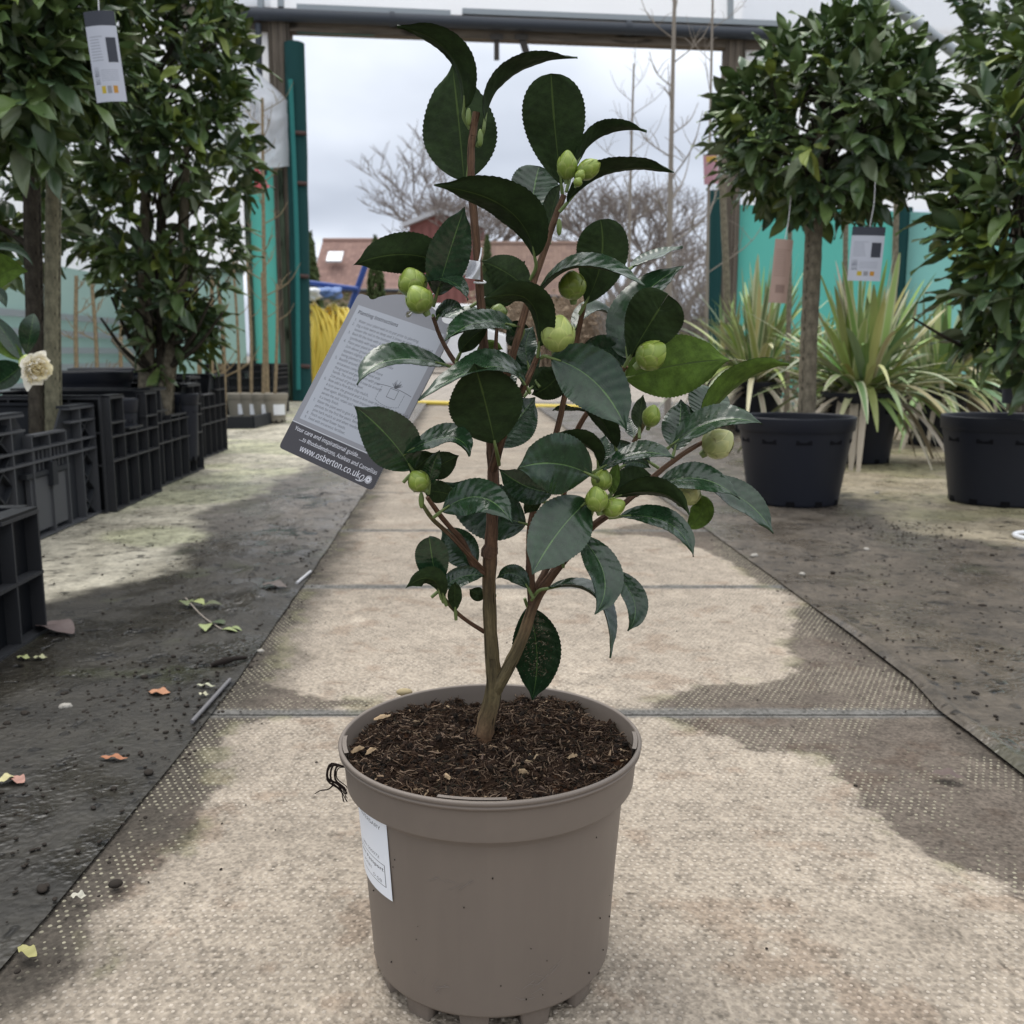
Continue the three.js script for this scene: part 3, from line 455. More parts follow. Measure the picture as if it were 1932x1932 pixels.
{ // dead petal lying on the back of the rim, frayed roots caught on its left
  const p = at(763, 1312, POT.z * -1 + 0.098); const m = mesh('dried_petal', new THREE.SphereGeometry(0.007, 14, 8).scale(1, 0.45, 0.6).translate(0, 0.003, 0), std([0.36, 0.29, 0.17], 0.8)); m.position.copy(p); tag(m, 'small dried tan petal lying on the back rim of the taupe pot', 'petal');
  const q = at(640, 1455, 0.66), t = thing('root_tuft', 'dark frayed root tuft hanging over the left rim of the taupe pot', 'root tuft', q);
  for (let k = 0; k < 15; k++) { const a = rr(-1, 1), b = rr(-0.5, 1); mesh('root', tube([V3(0.006, 0.003, 0), V3(-0.004 + a * 0.004, 0.004 + b * 0.002, 0.002 * a), V3(-0.006 + 0.004 * a, -0.006, 0.003 * b), V3(0.002 + 0.004 * a, -0.013 - 0.004 * b, 0.003 * a), V3(0.004 + 0.003 * b, -0.020 + 0.004 * a, 0.002)], [0.00035, 0.00045, 0.0004, 0.00025], { seg: 14, rad: 5 }), std([0.02, 0.014, 0.012], 0.9), t); }
  mesh('root', tube([V3(-0.004, -0.010, 0), V3(-0.008, -0.0135, 0.001), V3(-0.014, -0.015, 0), V3(-0.018, -0.0165, 0.002)], [0.0006, 0.0005, 0.0003], { seg: 10, rad: 5 }), std([0.02, 0.014, 0.012], 0.9), t);
}

// windows of the photograph in which positions were read: x0, y0, scale
const WIN = { A: [606.9, 31.9, 0.3307], B: [862.5, 383.3, 0.3307], C: [606.9, 766.7, 0.463], D: [511.1, 383.3, 0.3307], V: [0, 0, 1] };
const px = (w, x, y, dz = 0) => { const q = WIN[w]; return at(q[0] + x * q[2], q[1] + y * q[2], -POT.z - dz); };
const plant = thing('camellia', 'young camellia with glossy dark green leaves and fat green flower buds in taupe pot', 'camellia', V3(POT.x, 0.15, POT.z));
const PO = plant.position;

const BR = [0.145, 0.082, 0.05], BRD = [0.115, 0.068, 0.045], OL = [0.115, 0.092, 0.048], GR = [0.13, 0.16, 0.055];
function limb(name, spec, radii, colors, seg = 40) {
  const pts = spec.map(([w, x, y, dz = 0]) => px(w, x, y, dz).sub(PO));
  return mesh(name, tube(pts, radii.map((r) => r * 0.001), { seg, rad: 14, bump: 0.22, color: (t, a) => { const k = t * (colors.length - 1), i = Math.min(colors.length - 2, Math.floor(k)), c = colors[i].map((v, j) => lerp(v, colors[i + 1][j], k - i)), n = 0.72 + 0.56 * vnoise(t * 30, a * 1.2, 221); return c.map((v) => v * n * 1.5); } }), M.stem, plant);
}
limb('trunk', [['V', 908, 1402], ['V', 918, 1360], ['V', 931, 1300], ['V', 926, 1200], ['V', 923, 1100], ['V', 925, 1046], ['V', 928, 1000], ['V', 931, 900], ['V', 924, 800, 0], ['V', 915, 680], ['V', 908, 580], ['V', 898, 450], ['V', 889, 330], ['V', 891, 260], ['V', 899, 212]], [7.6, 7.0, 6.1, 5.1, 4.9, 5.2, 4.4, 4.2, 3.7, 3.2, 3.0, 2.8, 2.6, 2.5, 2.6], [BR, OL, OL, BR, BRD, BRD, BR, BR, BR], 120);
limb('branch', [['V', 930, 1310], ['V', 952, 1272, 0.002], ['V', 985, 1205, 0], ['V', 1012, 1128, -0.005], ['V', 1060, 1062, 0.0], ['V', 1100, 1010, 0.012], ['V', 1122, 990, 0.02], ['V', 1180, 948, 0.02], ['V', 1250, 885, 0.01], ['V', 1310, 843, 0.0], ['V', 1345, 826, 0]], [5.6, 4.9, 4.3, 3.9, 3.2, 2.8, 2.5, 2.1, 1.9, 1.7, 1.4], [OL, OL, BR, BRD, BRD, BR, BR], 70);
limb('branch', [['V', 1004, 1140, -0.004], ['V', 1000, 1070, -0.005], ['V', 1002, 990, -0.015], ['V', 1028, 880, -0.02], ['V', 1050, 815, -0.02], ['V', 1072, 715, -0.015], ['V', 1088, 640, -0.01], ['V', 1102, 575, 0]], [3.3, 3.1, 2.6, 2.3, 2.2, 2, 1.9, 1.7], [BRD, BR, BR, BR], 50);
limb('branch', [['V', 1006, 1122, -0.005], ['V', 1030, 1075, -0.012], ['V', 1055, 1040, -0.02], ['V', 1068, 890, -0.03], ['V', 1090, 810, -0.02], ['V', 1130, 750, -0.01], ['V', 1182, 690, 0]], [2.6, 2.4, 2.1, 2, 1.9, 1.8, 1.7], [BRD, BR, BR], 40);
limb('branch', [['V', 930, 885, 0.004], ['V', 945, 830, 0.02], ['V', 966, 770, 0.03], ['V', 984, 738, 0.035], ['V', 1002, 700, 0.03], ['V', 1014, 672, 0.03]], [3.6, 3.3, 2.8, 2.4, 2.2, 1.8], [BRD, BR, BR], 36);
limb('branch', [['V', 926, 790, 0.0], ['V', 950, 725, 0.006], ['V', 968, 668, 0.008], ['V', 1000, 555, 0.004], ['V', 1034, 452, 0], ['V', 1052, 398, 0], ['V', 1064, 368, 0]], [3.3, 3.0, 2.7, 2.4, 2.2, 2.1, 1.9], [BR, BR, BR], 46);
limb('branch', [['V', 917, 1085, 0], ['V', 895, 1068, 0.008], ['V', 872, 1020, 0.015], ['V', 843, 988, 0.02], ['V', 820, 958, 0.03], ['V', 806, 938, 0.035]], [2.6, 2.4, 2.1, 1.8, 1.7, 1.4], [BRD, BR, BR], 36);
limb('branch', [['V', 913, 1078, 0.002], ['V', 880, 1042, 0.016], ['V', 850, 1010, 0.022], ['V', 815, 978, 0.03], ['V', 796, 950, 0.034]], [1.9, 1.8, 1.6, 1.5, 1.3], [BR, BR, GR], 30);
limb('branch', [['V', 914, 1192, 0], ['V', 882, 1172, 0.01], ['V', 856, 1150, 0.018], ['V', 838, 1128, 0.022]], [1.6, 1.4, 1.3, 1.2], [BRD, BR, GR], 24);
limb('branch', [['V', 914, 745, 0], ['V', 880, 705, -0.004], ['V', 855, 678, -0.006], ['V', 832, 638, -0.008], ['V', 817, 598, -0.004]], [2.1, 1.9, 1.7, 1.5, 1.3], [BR, BR, BRD], 30);
limb('branch', [['V', 934, 700, -0.014], ['V', 936, 640, -0.016], ['V', 940, 590, -0.02]], [1.6, 1.4, 1.2], [BR, BR], 16);
limb('branch', [['V', 1195, 835, -0.015], ['V', 1215, 800, -0.015], ['V', 1222, 770, -0.012]], [1.6, 1.4, 1.2], [BR, GR], 14);
limb('node', [['V', 921, 1052], ['V', 924, 1040], ['V', 927, 1030]], [5.2, 6.6, 5.2], [BRD, BRD], 10);

// ---- leaves ----
function bez(p0, p1, p2, t) { const a = (1 - t) ** 2, b = 2 * t * (1 - t), c = t * t; return V3(p0.x * a + p1.x * b + p2.x * c, p0.y * a + p1.y * b + p2.y * c, p0.z * a + p1.z * b + p2.z * c); }
let leafNo = 0;
function leaf(win, base, ctl, tip, w, face, dzb = 0, dzt = 0, o = {}) {
  const sc = WIN[win][2], k = leafNo++, P0 = px(win, ...base, dzb), P2 = px(win, ...tip, dzt), P1 = px(win, ...ctl, o.dzc ?? (dzb + dzt) / 2);
  const mid = bez(P0, P1, P2, 0.5), depth = mid.clone().sub(EYE).length(), wApp = w * sc * depth / F;
  let L = 0, prev = P0; for (let i = 1; i <= 20; i++) { const q = bez(P0, P1, P2, i / 20); L += q.distanceTo(prev); prev = q; }
  const wReal = Math.max(wApp, Math.min(0.43 * L, 0.046)), roll = Math.acos(clamp(wApp / wReal, 0.12, 1));
  const frame = (t, s) => {
    const e = 0.02, T = bez(P0, P1, P2, Math.min(1, t + e)).sub(bez(P0, P1, P2, Math.max(0, t - e))).normalize(), p = bez(P0, P1, P2, t), v = EYE.clone().sub(p).normalize();
    let I = T.clone().cross(v); if (I.length() < 0.15) I = T.clone().cross(V3(0, 1, 0)); I.normalize();
    const J = T.clone().cross(I).normalize(), S = I.multiplyScalar(Math.cos(roll)).addScaledVector(J, s * Math.sin(roll)).normalize(), N = T.clone().cross(S).normalize();
    return { p, T, S, N, v };
  };
  let s = 1; { const want = face === 'U' ? 1 : -1; const vis = (q) => { const f = frame(0.5, q), n = f.N.dot(f.v) > 0 ? f.N : f.N.clone().negate(); return n.y * want; }; s = vis(1) >= vis(-1) ? 1 : -1; if (o.flip) s = -s; }
  const f0 = frame(0.5, s), upSign = (f0.N.dot(f0.v) > 0) === (face === 'U') ? 1 : -1;
  const fold = (o.fold ?? 0.16) , nL = 75, nW = 10, sheets = [];
  const shp = o.shape ?? 'oval', prof = (t) => {
    if (shp === 'ob') return Math.pow(t, 0.9) * Math.sqrt(Math.max(0, 1 - t)) / 0.4015;
    if (shp === 'notch') return Math.pow(t, 0.85) * Math.pow(Math.max(0, 1 - t), 0.42) / 0.42;
    const a = Math.pow(Math.sin(Math.PI * Math.pow(t, 0.86)), 0.78); const acu = t > 0.82 ? lerp(1, 0.55, sstep(0.82, 0.97, t)) : 1; return a * acu;
  };
  const tw = o.twist ?? 0, curl = o.curl ?? 0;
  for (const side of [0, 1]) {
    const pos = [], uv = [], idx = [];
    for (let i = 0; i <= nL; i++) {
      const t = i / nL, f = frame(clamp(t, 0.01, 0.99), s); f.p = bez(P0, P1, P2, t);
      const N = f.N.clone().multiplyScalar(upSign), a = tw * (t - 0.5), S = f.S.clone().multiplyScalar(Math.cos(a)).addScaledVector(N, Math.sin(a)), M2 = N.clone().multiplyScalar(Math.cos(a)).addScaledVector(f.S, -Math.sin(a));
      let hw = 0.5 * wReal * Math.max(0, prof(t)); const tooth = (t * 25) % 1; hw *= 1 + 0.05 * (tooth - 0.5) * (t > 0.12 ? 1 : 0); if (t < 0.02 || t > 0.995) hw = Math.max(hw, 0.0002);
      for (let j = 0; j <= nW; j++) {
        const v = j / nW * 2 - 1, av = Math.abs(v), ripple = 0.0002 * Math.sin((t * 11 - av * 1.3) * 6.283) * av * (1 - av * 0.4) + 0.0028 * (vnoise(t * 4 + k * 3.1, v * 1.6 + 4, 231) - 0.5) * (0.3 + av);
        const lift = hw * (fold * Math.pow(av, 1.2) - curl * av * av) + ripple + (side ? -0.00016 : 0.00016) - 0.0007 * Math.exp(-v * v / 0.006) * (1 - t);
        const notch = shp === 'notch' ? -0.010 * Math.exp(-v * v / 0.10) * sstep(0.72, 1, t) : 0;
        const q = f.p.clone().addScaledVector(S, v * hw * Math.cos(fold)).addScaledVector(M2, lift).addScaledVector(f.T, notch);
        pos.push(q.x - PO.x, q.y - PO.y, q.z - PO.z); uv.push((side ? 0.5 : 0) + 0.006 + 0.488 * (v * 0.5 + 0.5), t);
      }
    }
    const flipW = (side === 0) === (upSign > 0);
    for (let i = 0; i < nL; i++) for (let j = 0; j < nW; j++) { const a = i * (nW + 1) + j, b = a + nW + 1; flipW ? idx.push(a, b, a + 1, b, b + 1, a + 1) : idx.push(a, a + 1, b, b, a + 1, b + 1); }
    const g = new THREE.BufferGeometry(); g.setAttribute('position', new THREE.Float32BufferAttribute(pos, 3)); g.setAttribute('uv', new THREE.Float32BufferAttribute(uv, 2)); g.setIndex(idx); g.computeVertexNormals(); sheets.push(g);
  }
  const m = mesh('leaf', mergeGeometries(sheets), M[o.mat ?? 'leaf'], plant);
  if (o.label) m.userData.label = o.label;
  const T0 = frame(0.02, s).T; const end = o.pet ? px(win, o.pet[0], o.pet[1], o.pet[2] ?? dzb) : P0.clone().addScaledVector(T0, -0.008), c1 = P0.clone().addScaledVector(T0, -0.4 * end.distanceTo(P0));
  mesh('leaf_stalk', tube([end.sub(PO), c1.sub(PO), P0.clone().sub(PO), bez(P0, P1, P2, 0.10).sub(PO)], [0.0012, 0.0013, 0.0011, 0.0006], { seg: 14, rad: 7 }), M.petiole, plant);
}
// window, base, bend, tip, width seen, face seen, depth of base and tip towards the camera
leaf('A', [812, 935], [790, 640], [745, 272], 400, 'L', -0.02, -0.03, { pet: [850, 760, -0.004], fold: 0.08 });
leaf('A', [812, 520], [845, 130], [430, 55], 122, 'L', 0.004, 0.03, { pet: [845, 640, 0], fold: 0.3 });
leaf('A', [930, 600], [975, 235], [1460, 238], 72, 'L', 0.004, -0.01, { pet: [885, 740, 0], fold: 0.25 });
leaf('A', [1368, 960], [1325, 640], [1308, 322], 338, 'L', -0.006, 0.012, { shape: 'ob', fold: 0.1 });
leaf('A', [1450, 845], [1560, 600], [1855, 655], 66, 'L', -0.004, -0.02, { fold: 0.3, pet: [1395, 1000, 0] });
leaf('A', [1402, 1060], [1620, 790], [2010, 888], 92, 'L', 0.006, 0.02, { fold: 0.3 });
leaf('A', [1216, 1370], [1180, 1010], [640, 962], 235, 'L', 0.012, 0.045, { fold: 0.28, pet: [1190, 1500, 0.004] });
leaf('A', [1196, 1180], [1195, 1020], [1240, 855], 262, 'U', -0.05, -0.07, { shape: 'ob', fold: 0.1 });
leaf('A', [1300, 1235], [1300, 1080], [1365, 950], 92, 'L', -0.01, -0.025, {});
leaf('A', [735, 1425], [480, 1290], [178, 1416], 235, 'L', -0.006, 0.02, { fold: 0.22, pet: [790, 1500, -0.004] });
leaf('A', [655, 1590], [730, 1330], [815, 1083], 238, 'U', 0.012, 0.03, { fold: 0.12 });
leaf('A', [1180, 1560], [1060, 1440], [915, 1395], 205, 'L', -0.02, -0.03, {});
leaf('A', [560, 1498], [750, 1450], [838, 1612], 88, 'U', 0.006, 0.035, { fold: 0.2 });
leaf('A', [1222, 1600], [1420, 1290], [1842, 1535], 72, 'U', 0.01, 0.06, { fold: 0.24, pet: [1200, 1640, 0.006] });
leaf('A', [1502, 1640], [1640, 1400], [1590, 1155], 292, 'L', 0.002, 0.012, { shape: 'ob', fold: 0.14 });
leaf('A', [1240, 1880], [1290, 1500], [930, 1606], 165, 'L', 0.035, 0.075, { fold: 0.2 });
leaf('A', [1090, 1760], [880, 1690], [700, 1848], 125, 'U', 0.012, 0.05, { fold: 0.2, pet: [1060, 1960, 0.005] });
leaf('A', [790, 1920], [830, 1830], [950, 1770], 110, 'L', 0.006, 0.02, { fold: 0.2 });
leaf('D', [950, 650], [1000, 560], [1102, 608], 78, 'U', -0.012, 0, { fold: 0.25, pet: [925, 640, -0.004] });
leaf('D', [1270, 668], [1110, 610], [968, 652], 72, 'U', -0.045, -0.06, { fold: 0.1 });
leaf('A', [1442, 1790], [1540, 1580], [1692, 1735], 82, 'U', -0.03, -0.06, { fold: 0.2 });
leaf('A', [1770, 1430], [1880, 1360], [2060, 1310], 50, 'U', -0.03, -0.05, { fold: 0.2 });
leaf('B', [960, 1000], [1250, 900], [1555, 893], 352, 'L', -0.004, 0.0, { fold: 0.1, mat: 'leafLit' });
leaf('B', [535, 882], [830, 960], [968, 1297], 345, 'U', 0.04, 0.075, { fold: 0.14, pet: [480, 885, 0.03] });
leaf('B', [985, 880], [1090, 700], [1205, 520], 305, 'L', 0.012, 0.03, { shape: 'notch', fold: 0.12 });
leaf('B', [972, 880], [900, 560], [1292, 358], 190, 'U', -0.012, -0.04, { fold: 0.2 });
leaf('B', [955, 955], [870, 800], [700, 830], 190, 'U', -0.02, -0.03, { fold: 0.2 });
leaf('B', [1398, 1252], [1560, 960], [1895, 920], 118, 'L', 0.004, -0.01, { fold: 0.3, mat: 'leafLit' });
leaf('B', [1215, 1388], [1480, 1160], [1742, 1262], 135, 'U', 0.014, 0.03, { fold: 0.22 });
leaf('B', [1400, 1250], [1420, 1150], [1462, 1052], 235, 'U', -0.02, -0.04, { shape: 'ob', fold: 0.1 });
leaf('B', [1240, 1410], [1280, 1260], [1275, 1122], 200, 'U', -0.015, -0.04, { fold: 0.12 });
leaf('B', [1040, 1290], [1040, 1200], [1060, 1095], 95, 'L', -0.012, -0.03, {});
leaf('B', [1012, 1340], [1000, 1280], [980, 1225], 84, 'U', -0.02, -0.04, {});
leaf('B', [760, 1550], [560, 1440], [346, 1512], 362, 'U', 0.045, 0.075, { fold: 0.14, curl: 0.1, pet: [790, 1600, 0.03] });
leaf('B', [545, 1650], [380, 1640], [238, 1515], 200, 'U', 0.01, 0.03, { fold: 0.2 });
leaf('B', [235, 1395], [330, 1250], [445, 1108], 245, 'U', 0.004, -0.02, { fold: 0.12, label: 'wrinkled glossy leaf' });
leaf('B', [805, 1500], [790, 1300], [480, 1362], 84, 'L', 0.03, 0.05, { fold: 0.3 });
leaf('B', [812, 1480], [830, 1400], [845, 1322], 98, 'U', 0.012, 0, {});
leaf('B', [805, 1520], [1060, 1370], [1240, 1452], 98, 'U', 0.03, 0.04, { fold: 0.25 });
leaf('B', [848, 1462], [900, 1390], [1015, 1385], 108, 'U', 0.0, -0.02, {});
leaf('B', [945, 1500], [1020, 1450], [1102, 1510], 90, 'U', -0.01, -0.02, {});
leaf('B', [892, 1650], [1000, 1570], [1122, 1560], 185, 'L', 0.0, 0.0, {});
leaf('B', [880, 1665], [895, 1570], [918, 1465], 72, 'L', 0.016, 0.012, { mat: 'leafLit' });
leaf('B', [1142, 1612], [1380, 1490], [1612, 1692], 150, 'U', 0.02, 0.04, { fold: 0.2 });
leaf('B', [1395, 1600], [1660, 1640], [1806, 1885], 158, 'U', 0.02, 0.03, { fold: 0.2 });
leaf('B', [885, 1682], [1180, 1560], [1325, 1778], 112, 'L', 0.03, 0.05, { fold: 0.3 });
leaf('B', [930, 1788], [1260, 1740], [1350, 2018], 118, 'U', 0.035, 0.055, { fold: 0.2 });
leaf('B', [1388, 1668], [1440, 1780], [1298, 1862], 135, 'L', 0.006, 0.01, { mat: 'leafLit' });
leaf('B', [742, 1700], [560, 1860], [428, 2118], 345, 'U', 0.04, 0.08, { fold: 0.12, pet: [740, 1860, 0.025] });
leaf('D', [972, 1758], [1210, 1560], [1378, 1828], 222, 'U', 0.04, 0.075, { fold: 0.24, curl: 0.2 });
leaf('D', [1455, 1830], [1240, 1780], [985, 1590], 330, 'U', -0.016, -0.03, { fold: 0.1 });
leaf('D', [1010, 928], [640, 800], [490, 1035], 128, 'U', 0.02, 0.055, { fold: 0.25, pet: [1060, 910, 0.005] });
leaf('D', [1448, 1035], [1310, 790], [842, 1128], 128, 'U', 0.035, 0.07, { fold: 0.25 });
leaf('D', [1278, 1372], [1225, 1120], [1160, 912], 432, 'L', 0.04, 0.062, { fold: 0.08, pet: [1300, 1490, 0.01] });
leaf('D', [806, 1522], [700, 1330], [478, 1158], 312, 'U', 0.036, 0.06, { fold: 0.14 });
leaf('D', [760, 1432], [1080, 1230], [1136, 1444], 132, 'U', 0.04, 0.06, { fold: 0.2 });
leaf('D', [905, 1600], [915, 1500], [965, 1408], 100, 'U', 0.04, 0.05, {});
leaf('D', [880, 1545], [970, 1490], [1072, 1440], 160, 'L', 0.02, 0.01, {});
leaf('D', [800, 1545], [860, 1480], [935, 1425], 150, 'L', 0.03, 0.03, {});
leaf('D', [878, 1640], [960, 1640], [1052, 1672], 135, 'L', 0.03, 0.02, {});
leaf('C', [478, 745], [450, 640], [438, 530], 138, 'U', 0.03, 0.04, { shape: 'ob' });
leaf('C', [622, 660], [560, 560], [488, 500], 148, 'U', 0.006, 0.0, {});
leaf('C', [497, 775], [460, 640], [342, 742], 88, 'L', 0.03, 0.05, { fold: 0.3 });
leaf('C', [545, 830], [540, 760], [545, 715], 60, 'L', 0.022, 0.03, {});
leaf('C', [482, 748], [570, 670], [665, 692], 82, 'U', 0.02, 0.012, { fold: 0.25 });
leaf('C', [668, 770], [630, 770], [602, 745], 60, 'L', -0.01, -0.01, {});
leaf('C', [842, 742], [790, 640], [712, 702], 78, 'U', 0.006, -0.004, { fold: 0.2 });
leaf('C', [1048, 525], [1220, 690], [1114, 848], 142, 'U', 0.03, 0.065, { fold: 0.18, pet: [985, 655, 0.004] });
leaf('C', [1188, 668], [1330, 800], [1248, 916], 96, 'U', 0.02, 0.04, { fold: 0.2 });
leaf('C', [925, 742], [1185, 680], [1178, 1026], 52, 'U', 0.01, 0.05, { fold: 0.3, pet: [855, 790, 0] });
leaf('C', [840, 820], [905, 1000], [858, 1196], 200, 'U', -0.012, -0.03, { fold: 0.1, mat: 'leafDirty', label: 'leaf speckled with bits of bark' });

// leaves deeper in the crown
leaf('B', [440, 1005], [350, 880], [425, 722], 175, 'U', -0.02, -0.045, {});
leaf('B', [612, 930], [540, 1060], [425, 1092], 185, 'L', -0.008, -0.02, {});
leaf('B', [905, 1400], [850, 1190], [640, 1070], 118, 'L', 0.024, 0.034, {});
leaf('A', [1180, 1990], [1140, 1850], [1205, 1768], 125, 'U', -0.02, -0.03, {});
leaf('D', [1180, 880], [1240, 790], [1325, 835], 92, 'L', -0.02, -0.02, { mat: 'leafLit' });
leaf('B', [745, 1185], [640, 1168], [545, 1180], 34, 'L', -0.06, -0.075, {});
leaf('B', [485, 1705], [420, 1700], [385, 1775], 92, 'L', 0.0, 0.0, {});
leaf('B', [745, 1960], [640, 1890], [560, 1990], 120, 'U', 0.005, -0.01, {});
leaf('D', [1190, 560], [1340, 470], [1450, 330], 230, 'L', -0.026, -0.04, {});
leaf('D', [1340, 700], [1400, 720], [1480, 860], 150, 'U', -0.03, -0.05, {});
leaf('D', [1480, 1060], [1560, 960], [1660, 1040], 150, 'L', -0.015, -0.03, {});
leaf('B', [1100, 1480], [1010, 1420], [930, 1470], 110, 'U', -0.025, -0.04, {});
leaf('B', [300, 1150], [250, 1000], [330, 880], 120, 'U', -0.03, -0.05, {});

// ---- flower buds: overlapping scales round a core ----
function bud(win, x, y, w, h, ang, dz, kind = 'budGreen') {
  const sc = WIN[win][2], c = px(win, x, y, dz), k = c.clone().sub(EYE).length() / F * sc, rx = w / 2 * k, ry = h / 2 * k, ax = V3(Math.sin(ang), Math.cos(ang), rr(0.05, 0.3)).normalize(), q = new THREE.Quaternion().setFromUnitVectors(V3(0, 1, 0), ax);
  const grp = new THREE.Group(); grp.name = 'flower_bud'; grp.position.copy(c).sub(PO); plant.add(grp);
  const core = new THREE.SphereGeometry(1, 24, 18); { const p = core.attributes.position; for (let i = 0; i < p.count; i++) { const yy = p.getY(i), s = yy > 0 ? 1 - 0.14 * yy * yy : 1; p.setXYZ(i, p.getX(i) * rx * 0.97 * s, yy * ry * 0.97 * (1 + 0.16 * Math.pow(Math.max(0, yy), 4)), p.getZ(i) * rx * 0.97 * s); } core.computeVertexNormals(); core.applyQuaternion(q); }
  mesh('core', core, M[kind], grp);
  const th0 = rnd() * 6, N = w > 80 ? 13 : 6, kc = M[kind].color, dark = M.budDeep.color;
  for (let i = 0; i < N; i++) { // scales in a spiral, the outer ones short and duller, the inner ones long and fresh
    const f = i / (N - 1), a0 = th0 + i * 2.4 + rr(-0.2, 0.2), phEnd = Math.acos(clamp(lerp(-0.45, 0.93, Math.pow(f, 0.8)) + rr(-0.06, 0.06), -0.9, 0.96)), span = lerp(1.5, 1.25, f) * rr(0.9, 1.1), out = lerp(0.085, 0.015, f);
    const g = grid(9, 10, (u, v) => { const ph = lerp(Math.PI - 0.1, phEnd, v), wd = span * Math.pow(Math.max(0.015, 1 - Math.pow(v, 3.6)), 0.55), a = a0 + (u - 0.5) * wd, s = 1 + out - 0.02 * (1 - v) + 0.02 * v * v - 0.03 * Math.abs(u - 0.5); return [Math.sin(ph) * Math.cos(a) * rx * s * (1 - 0.10 * Math.max(0, Math.cos(ph)) ** 2), Math.cos(ph) * ry * s * (1 + 0.16 * Math.pow(Math.max(0, Math.cos(ph)), 4)), Math.sin(ph) * Math.sin(a) * rx * s * (1 - 0.10 * Math.max(0, Math.cos(ph)) ** 2)]; }, (x, z, u, v) => { const e = Math.max(Math.abs(u - 0.5) * 2, v), edge = sstep(0.8, 0.97, e), k = lerp(0.35, 1, f), streak = 0.88 + 0.24 * vnoise(u * 9 + i, v * 2, 227), b = [lerp(dark.r, kc.r, k) * streak, lerp(dark.g, kc.g, k) * streak, lerp(dark.b, kc.b, k) * streak], tipB = f < 0.5 ? sstep(0.9, 1, v) * 0.6 : 0; const c2 = [lerp(b[0], b[0] * 1.35 + 0.05, edge), lerp(b[1], b[1] * 1.25 + 0.05, edge), lerp(b[2], b[2] * 1.3 + 0.03, edge)]; return [lerp(c2[0], 0.13, tipB), lerp(c2[1], 0.09, tipB), lerp(c2[2], 0.04, tipB)]; });
    g.applyQuaternion(q); mesh('sepal', g, M.sepal, grp);
  }
  const foot = V3(0, -ry * 0.9, 0).applyQuaternion(q); mesh('bud_stalk', tube([foot.clone().multiplyScalar(1.5), foot.clone().multiplyScalar(1.15), foot.clone().multiplyScalar(0.8)], [rx * 0.22, rx * 0.3, rx * 0.5], { seg: 6, rad: 8 }), M.petiole, grp);
}
bud('A', 1400, 848, 108, 140, 0.02, 0.02); bud('A', 1522, 868, 100, 132, 1.05, 0.022); bud('A', 1474, 905, 55, 60, 0.6, 0.028); bud('A', 1462, 942, 48, 50, 0.5, 0.03);
bud('A', 518, 1516, 158, 150, -0.3, 0.012); bud('A', 556, 1612, 150, 150, -0.5, 0.03); bud('A', 1430, 1534, 150, 152, -0.1, 0.014); bud('A', 1010, 1680, 96, 76, 0.1, -0.006, 'budDeep');
bud('A', 1350, 1812, 186, 196, 0.1, 0.04, 'budYoung'); bud('B', 1106, 868, 158, 172, 0.9, 0.026); bud('B', 1108, 1216, 100, 122, 0.2, 0.004);
bud('B', 1488, 1370, 168, 172, 0.9, 0.0, 'budPale'); bud('B', 1318, 1652, 140, 136, 0.6, 0.012, 'budPale'); bud('B', 825, 1580, 118, 120, 0.3, 0.03); bud('B', 796, 1690, 128, 140, -0.2, 0.05); bud('B', 892, 1736, 108, 128, 1.1, 0.045);
bud('D', 842, 1585, 122, 120, -0.6, 0.045);
for (const [w, x, y, dz] of [['A', 838, 570, 0.006], ['A', 905, 690, 0.006], ['A', 1355, 1200, 0.004], ['V', 795, 944, 0.034], ['V', 836, 1124, 0.022]]) { const c = px(w, x, y, dz).sub(PO); const g = new THREE.SphereGeometry(0.0024, 10, 8).scale(0.8, 2.4, 0.8).translate(c.x, c.y, c.z); mesh('leaf_bud', g, M.budDeep, plant); }

